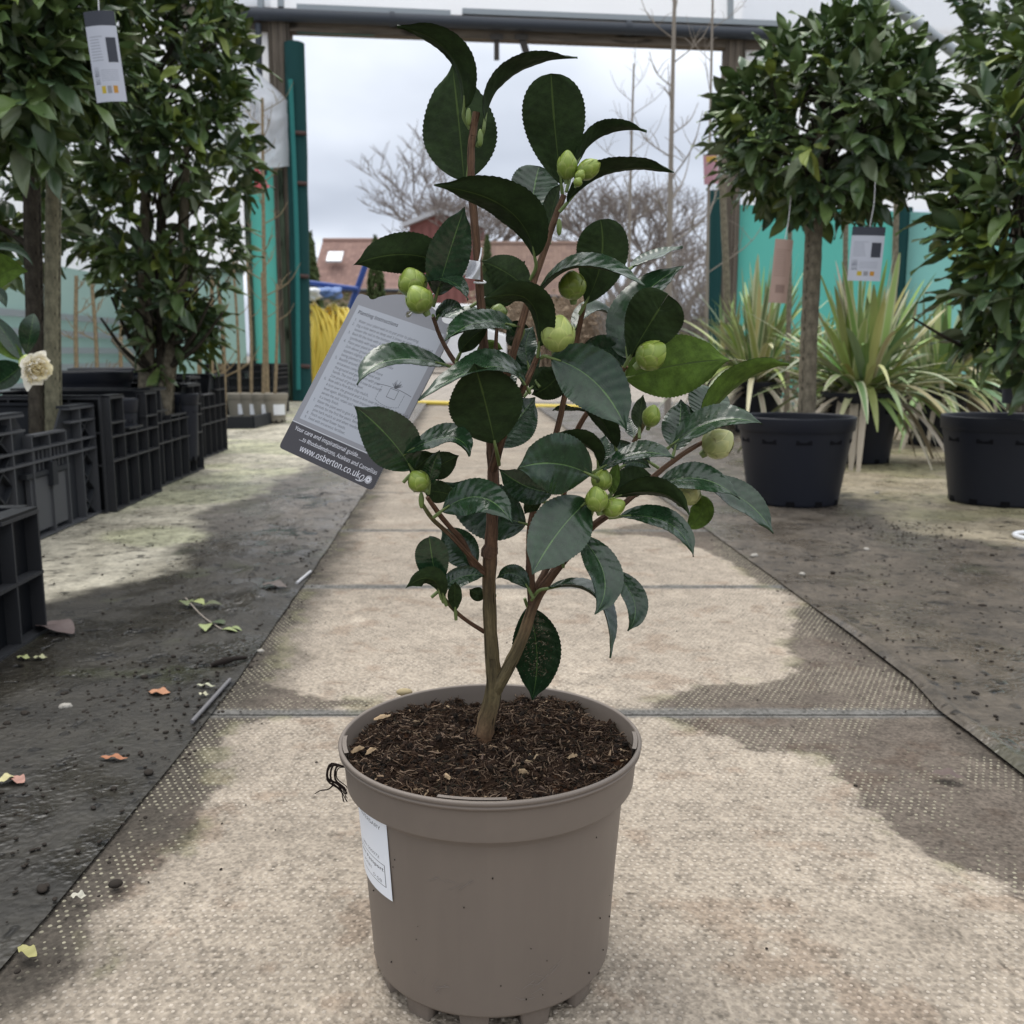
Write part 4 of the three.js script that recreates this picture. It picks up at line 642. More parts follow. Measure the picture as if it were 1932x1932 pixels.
// ---- the printed care card hung on white string ----
{
  const tl = px('D', 505, 515, -0.075), bl = px('D', 48, 1395, -0.045), br = px('D', 618, 1568, 0.004);
  const down0 = bl.clone().sub(tl), acr0 = br.clone().sub(bl), Hc = down0.length(), Wc = acr0.length(), ey = down0.clone().normalize(), ex = acr0.clone().addScaledVector(ey, -acr0.dot(ey)).normalize(), en = ex.clone().cross(ey).negate().normalize();
  const t = thing('care_card', 'grey and black printed planting card hanging left of the camellia stem', 'care card', tl), Wd = acr0.dot(ex), Hd = Hc;
  const S = new THREE.Shape(), r = 0.004, top = 0.004;
  S.moveTo(r, 0); S.lineTo(Wd * 0.10, -0.0); S.quadraticCurveTo(Wd * 0.155, -0.004, Wd * 0.2, 0.0015); S.quadraticCurveTo(Wd * 0.5, 0.0185, Wd * 0.84, 0.0025); S.quadraticCurveTo(Wd * 0.88, -0.003, Wd - r, 0); S.quadraticCurveTo(Wd, 0, Wd, -r); S.lineTo(Wd, -Hd + r); S.quadraticCurveTo(Wd, -Hd, Wd - r, -Hd); S.lineTo(r, -Hd); S.quadraticCurveTo(0, -Hd, 0, -Hd + r); S.lineTo(0, -r); S.quadraticCurveTo(0, 0, r, 0);
  const hole = new THREE.Path(); hole.absarc(Wd * 0.55, -0.0035, 0.0026, 0, Math.PI * 2, true); S.holes.push(hole);
  const basis = new THREE.Matrix4().makeBasis(ex, ey.clone().negate(), ex.clone().cross(ey.clone().negate()));
  const card = new THREE.ExtrudeGeometry(S, { depth: 0.0006, bevelEnabled: false, curveSegments: 16 });
  mesh('card', card.applyMatrix4(basis), M.cardBack, t);
  const face = new THREE.ShapeGeometry(S, 16); { const p = face.attributes.position, uv = face.attributes.uv; for (let i = 0; i < p.count; i++) uv.setXY(i, p.getX(i) / Wd, 1 - (0.02 - p.getY(i)) / (Hd + 0.02)); }
  face.translate(0, 0, 0.0009).applyMatrix4(basis);
  const art = canvasTex(1100, Math.round(1100 * (Hd + 0.02) / Wd), (c, w, h) => {
    const mm = w / Wd, Y = (m) => (m + 0.02) * mm; c.fillStyle = '#74757b'; c.fillRect(0, 0, w, h);
    c.fillStyle = '#92969e'; c.fillRect(w * 0.055, Y(0.009), w * 0.89, Y(Hd * 0.80) - Y(0.009));
    c.fillStyle = '#221f26'; c.fillRect(0, Y(Hd * 0.832), w, h);
    c.fillStyle = '#b4b6bc'; c.fillRect(0, Y(Hd * 0.826), w, 5);
    c.fillStyle = '#2b2d34'; c.font = 'bold 46px sans-serif'; c.fillText('Planting Instructions', w * 0.085, Y(0.0155));
    c.font = '32px sans-serif';
    const lines = [['1.', 'Water your plant well in its pot prior to planting.'], ['2.', 'Dig a hole twice as deep and 3 times as wide as the root ball'], ['', 'loosen the soil in the bottom of the hole to improve drainage.'], ['3.', 'Back fill the hole with a good quality ericaceous compost'], ['', '(preferably with added John Innes).'], ['4.', 'Place your plant in the hole so the'], ['', '2cm above ground level such that it'], ['', 'appears slightly raised. Camellias dislike'], ['', 'being planted too deep.'], ['5.', 'Backfill around the plant with more'], ['', 'ericaceous compost until level with'], ['', 'the ground and gently firm with your'], ['', 'hands. The root ball will now be around'], ['', '2cm proud of ground level.'], ['6.', 'Now add a Pine Bark chip mulch,'], ['', '4-5cm over the ground and 2-3cm over the root ball to bring it all'], ['', 'level again. Mulching is most important to keep the roots cool,'], ['', 'aerate the soil, retain soil moisture, reduce weeds and it gives'], ['', 'it a lovely finish.'], ['7.', 'Water the plant well to give it a good'], ['', 'periods for the first few years. Renew the'], ['', 'pine bark mulch as and when needed.'], ['8.', 'Pinch out dead flower heads.'], ['9.', 'Feed with ericaceous fertiliser.']];
    const y0 = Y(0.0215), dy = (Y(Hd * 0.785) - y0) / (lines.length - 1); c.font = Math.min(32, dy * 0.95) + 'px sans-serif';
    lines.forEach(([n, s], i) => { c.fillText(n, w * 0.09, y0 + i * dy); c.fillText(s, w * 0.135, y0 + i * dy); });
    // planting diagram
    c.strokeStyle = '#2b2d34'; c.lineWidth = 4; const dx = w * 0.64, dyy = y0 + dy * 9.2;
    c.beginPath(); c.moveTo(dx - 60, dyy + 66); c.quadraticCurveTo(dx + 120, dyy + 30, dx + 320, dyy + 66); c.stroke();
    c.strokeRect(dx + 90, dyy + 60, 90, 80); c.setLineDash([16, 8]); c.beginPath(); c.moveTo(dx, dyy + 66); c.lineTo(dx - 6, dyy + 190); c.quadraticCurveTo(dx + 130, dyy + 240, dx + 250, dyy + 190); c.lineTo(dx + 254, dyy + 66); c.stroke(); c.setLineDash([]);
    for (let k = 0; k < 26; k++) { const a = -Math.PI / 2 + (hash(k, 1, 9) - 0.5) * 2.2, l = 20 + 60 * hash(k, 2, 9); c.beginPath(); c.moveTo(dx + 134, dyy + 52); c.lineTo(dx + 134 + Math.cos(a) * l, dyy + 52 + Math.sin(a) * l); c.stroke(); }
    c.fillStyle = '#c4c5cc'; c.font = '50px sans-serif'; c.fillText('Your care and inspirational guide...', w * 0.06, Y(Hd * 0.87)); c.fillText('...to Rhododendrons, Azaleas and Camellias', w * 0.15, Y(Hd * 0.915), w * 0.82);
    c.font = '76px sans-serif'; c.fillText('www.osberton.co.uk', w * 0.2, Y(Hd * 0.968));
    c.strokeStyle = '#c4c5cc'; c.lineWidth = 6; const fx = w * 0.925, fy = Y(Hd * 0.955); for (let k = 0; k < 16; k++) { const a = k / 16 * 6.283; c.beginPath(); c.moveTo(fx + 8 * Math.cos(a), fy + 8 * Math.sin(a)); c.lineTo(fx + 36 * Math.cos(a), fy + 36 * Math.sin(a)); c.stroke(); }
    c.beginPath(); c.moveTo(fx - 120, fy + 40); c.quadraticCurveTo(fx - 50, fy + 50, fx - 30, fy + 6); c.stroke(); c.beginPath(); c.ellipse(fx - 70, fy + 8, 16, 26, 0.4, 0, 7); c.stroke();
  });
  mesh('print', face, new THREE.MeshStandardMaterial({ map: art, roughness: 0.42, side: THREE.DoubleSide }), t);
  const hp = tl.clone().addScaledVector(ex, Wd * 0.55).addScaledVector(ey, 0.0035);
  const knot = px('A', 885, 1420, 0.014), loop = [px('A', 860, 1370, 0.006), px('A', 905, 1350, 0.008), px('A', 912, 1310, -0.006), px('A', 850, 1390, -0.008)];
  mesh('string', rel(tube([hp, px('A', 650, 1570, -0.03), px('A', 800, 1480, 0.004), knot], 0.0005, { seg: 24, rad: 6 }), tl), M.white, t);
  mesh('string', rel(tube([px('A', 780, 1490, -0.01), px('A', 840, 1440, 0.006), knot, px('A', 905, 1370, 0.006), px('A', 912, 1318, 0.002)], 0.0006, { seg: 20, rad: 6 }), tl), M.white, t);
  mesh('string', rel(tube([px('A', 868, 1515, 0.01), px('A', 900, 1518, 0.012), px('A', 934, 1516, 0.002), px('A', 920, 1505, -0.008)], 0.0007, { seg: 14, rad: 6 }), tl), M.white, t);
  mesh('tape_tail', rel(grid(10, 12, (a, b) => { const p = px('A', lerp(838, 905, a) - 20 * b * (1 - a), lerp(1385, 1490, b) + 10 * a, 0.016 + 0.004 * Math.sin(a * 7 + b * 5)); return [p.x, p.y, p.z]; }), tl), new THREE.MeshStandardMaterial({ color: lin(0.66, 0.67, 0.7), roughness: 0.6, side: THREE.DoubleSide }), t);
}

// ================= CRATES ON THE LEFT =================
function makeCrate(name, label, far, L, Wd, H, x, zFar, mat, opt = {}) {   // x: face towards the path; zFar: distance of the far end
  const th = 0.005, p = V3(x, 0.0, -zFar), t = thing(name, label, 'crate', p, 'black nursery crates along the left of the path'), y0 = opt.y0 ?? 0.002;
  const yaw = Math.atan(-FX) ; t.rotation.y = yaw; t.position.y = y0;
  const side = (len, cut) => { const s = new THREE.Shape(); s.moveTo(0, 0); s.lineTo(len, 0); s.lineTo(len, H); if (cut) { s.lineTo(len * 0.72, H); s.lineTo(len * 0.64, H - cut); s.lineTo(len * 0.36, H - cut); s.lineTo(len * 0.28, H); } s.lineTo(0, H);
    const hs = 0.011, gap = 0.017; for (let r = 0; r < 5; r++) for (let k = 0; k < 9; k++) { const cx = len * 0.5 + (k - 4) * gap + (r % 2) * gap * 0.5, cy = H * 0.36 + r * gap * 0.8; if (opt.plain) continue; const h = new THREE.Path(); h.moveTo(cx - hs / 2, cy); h.lineTo(cx, cy + hs / 2); h.lineTo(cx + hs / 2, cy); h.lineTo(cx, cy - hs / 2); h.closePath(); s.holes.push(h); } return new THREE.ExtrudeGeometry(s, { depth: th, bevelEnabled: false }); };
  // local axes: z runs from far end (0) towards the camera (L); x from the face (0) to the back (-Wd)
  const faceG = side(L, opt.cut ?? 0).rotateY(-Math.PI / 2), endG = side(Wd, opt.cutEnd ?? 0);
  mesh('wall', faceG.clone(), mat, t); mesh('wall', faceG.clone().translate(-Wd + th, 0, 0), mat, t);
  mesh('wall', endG.clone().translate(-Wd, 0, 0.001), mat, t); mesh('wall', endG.clone().translate(-Wd, 0, L - th - 0.001), mat, t);
  mesh('base', box(Wd - 0.02, 0.006, L - 0.02, -Wd / 2, 0.01, L / 2), mat, t);
  const out = 0.022, vr = new THREE.BoxGeometry(out, 1, 0.005), hr = new THREE.BoxGeometry(out, 0.0055, 1), vr2 = new THREE.BoxGeometry(0.005, 1, out), hr2 = new THREE.BoxGeometry(1, 0.0055, out);
  const add = (g, x, y, z, sx, sy, sz) => { const m = mesh('rib', g, mat === M.crate ? M.crateRib : M.crateGreyRib, t); m.position.set(x, y, z); m.scale.set(sx, sy, sz); };
  const cut = opt.cut ?? 0, n = opt.nv ?? Math.max(4, Math.round(L / 0.085));
  for (let k = 0; k <= n; k++) { const z = 0.003 + (L - 0.006) * k / n, mid = z > L * 0.3 && z < L * 0.7, h = mid ? H - cut : H; add(vr, out / 2, h / 2, z, 1, h, 1); }
  for (const fy of opt.hs ?? [0.02, 0.42, 0.62, 0.82, 0.995]) { const y = H * fy; if (cut && y > H - cut) { for (const c of [0.14, 0.86]) add(hr, out / 2 + 0.001, y, L * c, 1, 1, L * 0.28); } else add(hr, out / 2 + 0.001, y, L / 2, 1, 1, L + 0.002); }
  if (cut) add(hr, out / 2 + 0.001, H - cut, L / 2, 1, 1, L * 0.3);
  const m = Math.max(3, Math.round(Wd / 0.09));
  for (let k = 0; k <= m; k++) add(vr2, -Wd + Wd * k / m, H / 2, L + out / 2, 1, H, 1);
  for (const fy of [0.02, 0.42, 0.7, 0.995]) add(hr2, -Wd / 2, H * fy, L + out / 2 + 0.001, Wd, 1, 1);
  mesh('rim', box(0.034, 0.007, L * (cut ? 0.28 : 1), 0.004, H + 0.003, L * (cut ? 0.14 : 0.5)), mat, t);
  if (cut) mesh('rim', box(0.034, 0.007, L * 0.28, 0.004, H + 0.003, L * 0.86), mat, t);
  mesh('rim', box(0.03, 0.007, L, -Wd, H + 0.003, L / 2), mat, t); mesh('rim', box(Wd, 0.007, 0.03, -Wd / 2, H + 0.0034, 0), mat, t); mesh('rim', box(Wd, 0.007, 0.03, -Wd / 2, H + 0.0034, L), mat, t);
  if (opt.latch) { // panel with vent slots, latch and crossed stiffeners
    mesh('panel', box(0.012, H * 0.42, L * 0.34, 0.010, H * 0.28, L * 0.52), M.crateGreyRib, t); mesh('panel_frame', box(0.018, 0.012, L * 0.42, 0.012, H * 0.52, L * 0.52), M.crateGrey, t); mesh('latch', box(0.02, 0.06, 0.03, 0.02, H * 0.5, L * 0.5), M.crateGrey, t);
    for (let k = 0; k < 9; k++) add(vr, 0.008, H * 0.62, L * 0.36 + k * L * 0.038, 0.6, H * 0.16, 1);
    for (const c of [0.1, 0.9]) for (let k = 0; k < 4; k++) for (const s of [-1, 1]) { const r = mesh('stiffener', new THREE.BoxGeometry(0.014, 0.005, Math.hypot(L * 0.14, H * 0.22)), mat, t); r.position.set(0.008, H * (0.13 + k * 0.23), L * c); r.rotation.x = s * Math.atan2(H * 0.22, L * 0.14); }
  }
  return t;
}
const lx = (v, u) => u + FX * v;
makeCrate('nursery_crate', 'black plastic crate nearest the camera, cut off by the left edge', 0, 0.46, 0.34, 0.205, -0.80, 1.56, M.crate, { hs: [0.02, 0.5, 0.995], nv: 5, cut: 0.02 });
makeCrate('nursery_crate', 'dusty grey-black crate with a latch panel and crossed stiffeners', 0, 0.62, 0.42, 0.315, -1.215, 2.76, M.crateGrey, { latch: true, cut: 0.055, hs: [0.02, 0.62, 0.72, 0.88, 0.995], nv: 6, plain: true });
makeCrate('nursery_crate', 'tall black crate with a deep cut-out, holding the leafy bay shrub', 0, 0.43, 0.42, 0.335, -1.20, 3.21, M.crate, { cut: 0.10, nv: 4, hs: [0.02, 0.45, 0.66, 0.78, 0.995] });
makeCrate('nursery_crate', 'black crate with perforated side beyond the bay shrub crate', 0, 0.62, 0.42, 0.34, -1.262, 3.86, M.crate, { cut: 0.10, nv: 6, hs: [0.02, 0.45, 0.66, 0.78, 0.995] });
makeCrate('nursery_crate', 'farthest black crate of the left row, standing before the small cane pots', 0, 0.6, 0.42, 0.36, -1.40, 4.66, M.crate, { cut: 0.08, nv: 6 });
makeCrate('nursery_crate', 'black crate under the stacked one beside the green doorway netting', 0, 0.5, 0.5, 0.2, -1.83, 7.85, M.crate, { nv: 5 });
makeCrate('nursery_crate', 'upper black crate of the stack beside the green doorway netting', 0, 0.5, 0.5, 0.17, -1.83, 7.85, M.crate, { nv: 5, y0: 0.212 });

// ================= POTS =================
function potGeo(R, r, H) { return { wall: new THREE.LatheGeometry([[0.001, 0.004], [r - 0.01, 0.004], [r, 0.0], [r + 0.002, 0.012], [lerp(r, R, 0.86), H - 0.045], [R - 0.006, H - 0.043]].map((q) => new THREE.Vector2(...q)), 64), rim: new THREE.LatheGeometry([[R - 0.008, H - 0.044], [R, H - 0.042], [R + 0.004, H - 0.004], [R + 0.001, H], [R - 0.004, H], [R - 0.008, H - 0.006], [R - 0.02, H * 0.7]].map((q) => new THREE.Vector2(...q)), 64), soil: new THREE.CircleGeometry(R - 0.012, 40).rotateX(-Math.PI / 2).translate(0, H - 0.03, 0) }; }
M.soilFar = std([0.075, 0.05, 0.038], 0.95, { map: floorMap });
function nurseryPot(label, p, R, r, H, mat = M.potBlack, group) {
  const t = thing('nursery_pot', label, 'plant pot', p, group), g = potGeo(R, r, H); mesh('wall', g.wall, mat, t); mesh('rim', g.rim, mat, t); mesh('soil', g.soil, M.soilFar, t);
  for (let k = 0; k < 10; k++) { const a = k / 10 * 6.283 + 0.3; mesh('drain_hole', new THREE.BoxGeometry(R * 0.14, H * 0.075, 0.006).translate(0, H * 0.04, r + 0.0005).rotateY(a), std([0.004, 0.004, 0.005], 0.9), t); mesh('grip_slot', new THREE.BoxGeometry(R * 0.26, H * 0.05, 0.004).translate(0, H * 0.74, lerp(r, R, 0.76) - 0.002).rotateY(a + 0.2), std([0.006, 0.006, 0.008], 0.9), t); }
  return t;
}
const bayP = at(1497, 900, 2.99); bayP.y = 0.001; bayP.z = -2.99;
const bay2P = at(1886, 900, 3.0); bay2P.y = 0.001; bay2P.z = -3.0;
nurseryPot('large black pot under the round bay tree on the right', bayP, 0.175, 0.135, 0.272, M.potBlack);
nurseryPot('large black pot at the right edge under the loose bay shrub', bay2P, 0.18, 0.142, 0.272, M.potBlack);

// ================= BAY TREES =================
function bayLeafGeo(len, w, fold, bend, wav) {
  const g = grid(4, 7, (a, b) => { const v = a * 2 - 1, hw = w / 2 * Math.pow(Math.sin(Math.PI * Math.pow(clamp(b, 0.02, 0.985), 0.9)), 0.8); return [v * hw, Math.abs(v) * hw * fold - bend * b * b * len + wav * Math.sin(b * 9 + v * 2) * 0.004, b * len]; }); return g;
}
const bayGeos = [bayLeafGeo(0.085, 0.034, 0.35, 0.18, 1), bayLeafGeo(0.095, 0.036, 0.2, 0.32, 1), bayLeafGeo(0.075, 0.036, 0.3, 0.05, 0.6), bayLeafGeo(0.10, 0.034, 0.5, 0.25, 1.2), bayLeafGeo(0.07, 0.032, 0.25, -0.08, 0.8)];
const bayMats = [std([0.088, 0.14, 0.048], 0.32), std([0.118, 0.175, 0.055], 0.34), std([0.06, 0.10, 0.046], 0.3), std([0.165, 0.205, 0.115], 0.4)];
const bayYoung = [std([0.15, 0.21, 0.035], 0.45), std([0.20, 0.25, 0.05], 0.5)];
bayMats.concat(bayYoung).forEach((m) => { m.side = THREE.DoubleSide; });
const Y = V3(0, 1, 0), tmpM = new THREE.Matrix4();
// inside(p) gives >0 within the crown (metres from its middle line), leaves sit in whorls at shoot tips
function foliage(t, base, shoots, { nearest = 280, size = 1, young = 0.06, perShoot = [5, 8] } = {}) {
  const list = [];
  for (const { p, d } of shoots) {
    const n = Math.round(rr(perShoot[0], perShoot[1])), yng = rnd() < young, q0 = rnd() * 6.28;
    for (let i = 0; i < n; i++) {
      const a = q0 + i * 2.4, el = lerp(0.35, 1.35, i / n) + rr(-0.2, 0.2), side = V3(Math.cos(a), 0, Math.sin(a)), qd = new THREE.Quaternion().setFromUnitVectors(Y, d);
      const dir = side.applyQuaternion(qd).multiplyScalar(Math.sin(el)).addScaledVector(d, Math.cos(el)).normalize();
      let up = d.clone().lerp(Y, 0.5); const sx = up.clone().cross(dir).normalize(); up = dir.clone().cross(sx).normalize();
      const s = size * rr(0.55, 1.28) * (i > n - 2 ? 0.8 : 1), pos = p.clone().addScaledVector(d, -0.05 * size * (i / n)).addScaledVector(dir, 0.006);
      const m = new THREE.Matrix4().makeBasis(sx, up, dir).scale(V3(s, s, s)).setPosition(pos.clone().sub(base));
      const mid = pos.clone().addScaledVector(dir, 0.04);
      list.push({ m, g: Math.floor(rnd() * 5), k: yng && i > 1 ? 4 + Math.floor(rnd() * 2) : Math.floor(rnd() * 3.25), dist: mid.distanceTo(EYE) + (onScreen(mid) ? 0 : 100) });
    }
  }
  list.sort((a, b) => a.dist - b.dist);
  const all = bayMats.concat(bayYoung);
  list.slice(0, nearest).forEach((l) => { const o = mesh('leaf', bayGeos[l.g], all[l.k], t); o.applyMatrix4(l.m); });
  const rest = list.slice(nearest), buckets = {};
  rest.forEach((l) => { (buckets[l.g * 10 + l.k] ??= []).push(l); });
  const parts = []; const perMat = {};
  for (const key in buckets) { const b = buckets[key]; (perMat[b[0].k] ??= []).push(...b); }
  for (const k in perMat) { const gs = perMat[k].map((l) => bayGeos[l.g].clone().applyMatrix4(l.m)); stuff(mesh('foliage', mergeGeometries(gs), all[k], t)); }
}
function onScreen(p) { const q = p.clone().sub(EYE), d = -(q.z * CP + q.y * SP) , x = q.x / d * F + W / 2, y = W / 2 - (q.y * CP - q.z * SP) / d * F; return x > -30 && x < W + 30 && y > -30 && y < W + 30; }
function ellShoots(c, rx, ry, rz, n, o = {}) {
  const out = [];
  while (out.length < n) {
    const d = V3(rr(-1, 1), rr(-1, 1), rr(-1, 1)); if (d.length() > 1 || d.length() < 0.1) continue; d.normalize();
    const lump = (o.round ? 0.93 : 0.84) + (o.round ? 0.13 : 0.3) * fbm(d.x * 2.4 + 5 + (o.s ?? 0), d.y * 2.4 + d.z * 2.1, 241, 3), r = (rnd() < 0.72 ? rr(0.86, 1.04) : rr(0.45, 0.86)) * lump;
    if (vnoise(d.x * 5 + 9, d.y * 5 + d.z * 4, 243) > 0.80 && rnd() < 0.75) continue;
    const p = V3(c.x + d.x * rx * r, c.y + d.y * ry * r, c.z + d.z * rz * r); if (o.cut && o.cut(p)) continue;
    out.push({ p, d: V3(d.x / rx, d.y / ry + 0.6, d.z / rz).normalize().lerp(V3(rr(-1, 1), rr(-0.6, 1), rr(-1, 1)).normalize(), 0.35).normalize() });
  }
  return out;
}
function twigs(t, base, from, shoots, n, mat) { const gs = []; for (let i = 0; i < n; i++) { const s = shoots[Math.floor(rnd() * shoots.length)], a = from(rnd(), s.p), m = a.clone().lerp(s.p, 0.5).add(V3(rr(-0.03, 0.03), rr(-0.03, 0.03), rr(-0.03, 0.03))); gs.push(tube([a.clone().sub(base), m.sub(base), s.p.clone().sub(base)], [0.006, 0.003, 0.0015], { seg: 5, rad: 5, cap: false })); } stuff(mesh('twig', mergeGeometries(gs), mat, t)); }
{ // round-headed bay
  const c = at(1562, 232, 3.0), t = thing('bay_tree', 'round-headed bay tree on a single stem in black pot, right of the path', 'bay tree', V3(bayP.x, 0.24, bayP.z)), o = t.position;
  mesh('trunk', rel(tube([at(1522, 778, 2.99), at(1526, 640, 2.99), at(1533, 500, 2.99), at(1537, 400, 2.99), at(1545, 250, 3.0)], [0.027, 0.0255, 0.026, 0.0245, 0.016], { seg: 40, rad: 16, bump: 0.08 }), o), M.trunkGrey, t);
  const sh = ellShoots(c, 0.315, 0.275, 0.30, 330, { s: 1, round: true, cut: (p) => p.y < c.y - 0.245 && rnd() < 0.6 });
  twigs(t, o, (k) => V3(c.x - 0.02, lerp(c.y - 0.22, c.y + 0.15, k), c.z), sh, 70, M.trunkDark);
  foliage(t, o, sh, { young: 0.07, size: 0.92 });
}
{ // second round-headed bay behind it at the right edge
  const c = at(1965, 70, 3.9), b = down(c, 0.0), t = thing('bay_tree', 'dark bay tree crown in the top right corner behind the others', 'bay tree', b);
  mesh('trunk', rel(tube([at(1925, 840, 3.9).setY(0.0), at(1922, 500, 3.9), at(1925, 150, 3.9)], [0.03, 0.027, 0.02], { seg: 20, rad: 12, bump: 0.08 }), b), M.trunkDark, t);
  const sh = ellShoots(c, 0.27, 0.34, 0.28, 170, { s: 4 });
  twigs(t, b, (k) => V3(c.x, lerp(c.y - 0.3, c.y + 0.2, k), c.z), sh, 50, M.trunkDark); foliage(t, b, sh, { young: 0.03 });
}
{ // loose leafy bay at the right edge
  const c = at(1945, 400, 2.75), t = thing('bay_shrub', 'leafy pale-tipped bay shrub cut off by the right edge', 'bay shrub', V3(bay2P.x, 0.24, bay2P.z)), o = t.position;
  mesh('trunk', rel(tube([at(1912, 775, 2.98), at(1922, 690, 2.98), at(1930, 520, 2.9), at(1935, 330, 2.85)], [0.022, 0.02, 0.016, 0.008], { seg: 24, rad: 12, bump: 0.1 }), o), M.trunkOlive, t);
  mesh('branch', rel(tube([at(1925, 700, 2.95), at(1850, 668, 2.85), at(1790, 640, 2.75), at(1722, 600, 2.7)], [0.008, 0.007, 0.005, 0.003], { seg: 16, rad: 8 }), o), M.trunkDark, t);
  mesh('branch', rel(tube([at(1930, 560, 2.9), at(1880, 480, 2.8), at(1835, 420, 2.72), at(1800, 370, 2.65)], [0.008, 0.007, 0.005, 0.003], { seg: 16, rad: 8 }), o), M.trunkDark, t);
  const sh = ellShoots(c, 0.235, 0.46, 0.24, 165, { s: 9 });
  twigs(t, o, (k) => V3(c.x + 0.02, lerp(c.y - 0.4, c.y + 0.35, k), c.z - 0.03), sh, 60, M.trunkDark); foliage(t, o, sh, { young: 0.2, size: 1.18, nearest: 290 });
  const lb = thing('label_collar', 'small black collar label round the shrub stem above the right pot', 'plant label', at(1912, 745, 2.9)); mesh('band', new THREE.CylinderGeometry(0.032, 0.03, 0.05, 20, 1, true), std([0.05, 0.055, 0.07], 0.6, { side: THREE.DoubleSide }), lb);
}
{ // big bushy bay on the left, several stems out of the crate
  const b = at(300, 735, 3.66), t = thing('bay_shrub', 'tall bushy bay shrub with several stems standing in the left crates', 'bay shrub', V3(b.x, 0.03, b.z)), o = t.position;
  const st = (x0, x1, x2, r, mat) => mesh('stem', rel(tube([at(x0, 870, 3.66), at(x0, 730, 3.66), at(x1, 640, 3.66), at(x2, 480, 3.66), at(x2 + 8, 260, 3.66)], [r, r, r * 0.9, r * 0.7, r * 0.35], { seg: 22, rad: 12, bump: 0.12 }), o), mat, t);
  st(278, 276, 272, 0.033, M.trunkGrey); st(314, 328, 344, 0.031, M.trunkGrey); st(300, 304, 300, 0.02, M.trunkDark);
  for (const [x, y, x2, y2] of [[280, 690, 210, 560], [285, 700, 190, 600], [330, 680, 400, 560], [325, 690, 420, 590], [318, 640, 360, 520]]) mesh('branch', rel(tube([at(x, y, 3.64), at((x + x2) / 2, (y + y2) / 2 + 14, 3.58), at(x2, y2, 3.52)], [0.011, 0.008, 0.004], { seg: 12, rad: 8 }), o), M.trunkDark, t);
  mesh('branch', rel(tube([at(288, 728, 3.7), at(260, 690, 3.8), at(215, 640, 3.9)], [0.02, 0.017, 0.014], { seg: 12, rad: 8 }), o), M.trunkGrey, t);
  const c = at(284, 215, 3.6), sh = ellShoots(c, 0.335, 0.84, 0.30, 480, { s: 14 });
  twigs(t, o, (k, p) => V3(lerp(c.x, p.x, 0.2), clamp(p.y - 0.1 - 0.2 * k, 0.5, 2), c.z), sh, 110, M.trunkDark); foliage(t, o, sh, { young: 0.2, size: 1.05, nearest: 290 });
}
{ // standard bay at the far left, crown above the frame corner
  const b = at(98, 790, 2.7), t = thing('bay_tree', 'bay standard with a pale straight trunk at the far left', 'bay tree', V3(b.x, 0.05, b.z)), o = t.position;
  mesh('trunk', rel(tube([at(101, 940, 2.7), at(101, 800, 2.7), at(99, 640, 2.7), at(100, 450, 2.7), at(102, 300, 2.65), at(104, 100, 2.55)], [0.0235, 0.0232, 0.0224, 0.0205, 0.0195, 0.014], { seg: 40, rad: 14, bump: 0.1 }), o), M.trunkOlive, t);
  const c = at(22, 20, 2.4), sh = ellShoots(c, 0.19, 0.33, 0.22, 200, { s: 21 }); 
  twigs(t, o, (k) => V3(lerp(c.x, b.x, 0.5), lerp(c.y - 0.2, c.y + 0.2, k), c.z), sh, 40, M.trunkDark); foliage(t, o, sh, { young: 0.05, size: 1.1, nearest: 260 });
}
{ // darker trunk beside it
  const b = at(62, 760, 2.7), t = thing('bay_tree', 'dark-trunked bay close behind the pale trunk at far left', 'bay tree', V3(b.x, 0.05, b.z)), o = t.position;
  mesh('trunk', rel(tube([at(74, 940, 2.7), at(72, 800, 2.7), at(66, 600, 2.75), at(61, 400, 2.75), at(58, 200, 2.75)], [0.024, 0.024, 0.024, 0.02], { seg: 30, rad: 12, bump: 0.1 }), o), M.trunkDark, t);
  mesh('branch', rel(tube([at(62, 330, 2.75), at(30, 305, 2.75), at(-20, 262, 2.75)], [0.014, 0.012, 0.01], { seg: 12, rad: 8 }), o), M.trunkDark, t);
  mesh('branch', rel(tube([at(62, 470, 2.75), at(20, 440, 2.75), at(-30, 415, 2.75)], [0.01, 0.009, 0.008], { seg: 12, rad: 8 }), o), M.trunkDark, t);
  const c = at(120, 40, 2.85), sh = ellShoots(c, 0.16, 0.24, 0.2, 150, { s: 27 }), c2 = at(20, 400, 2.95), sh2 = ellShoots(c2, 0.14, 0.2, 0.2, 46, { s: 31 });
  foliage(t, o, sh.concat(sh2), { young: 0.04, size: 1.1, nearest: 200 });
}
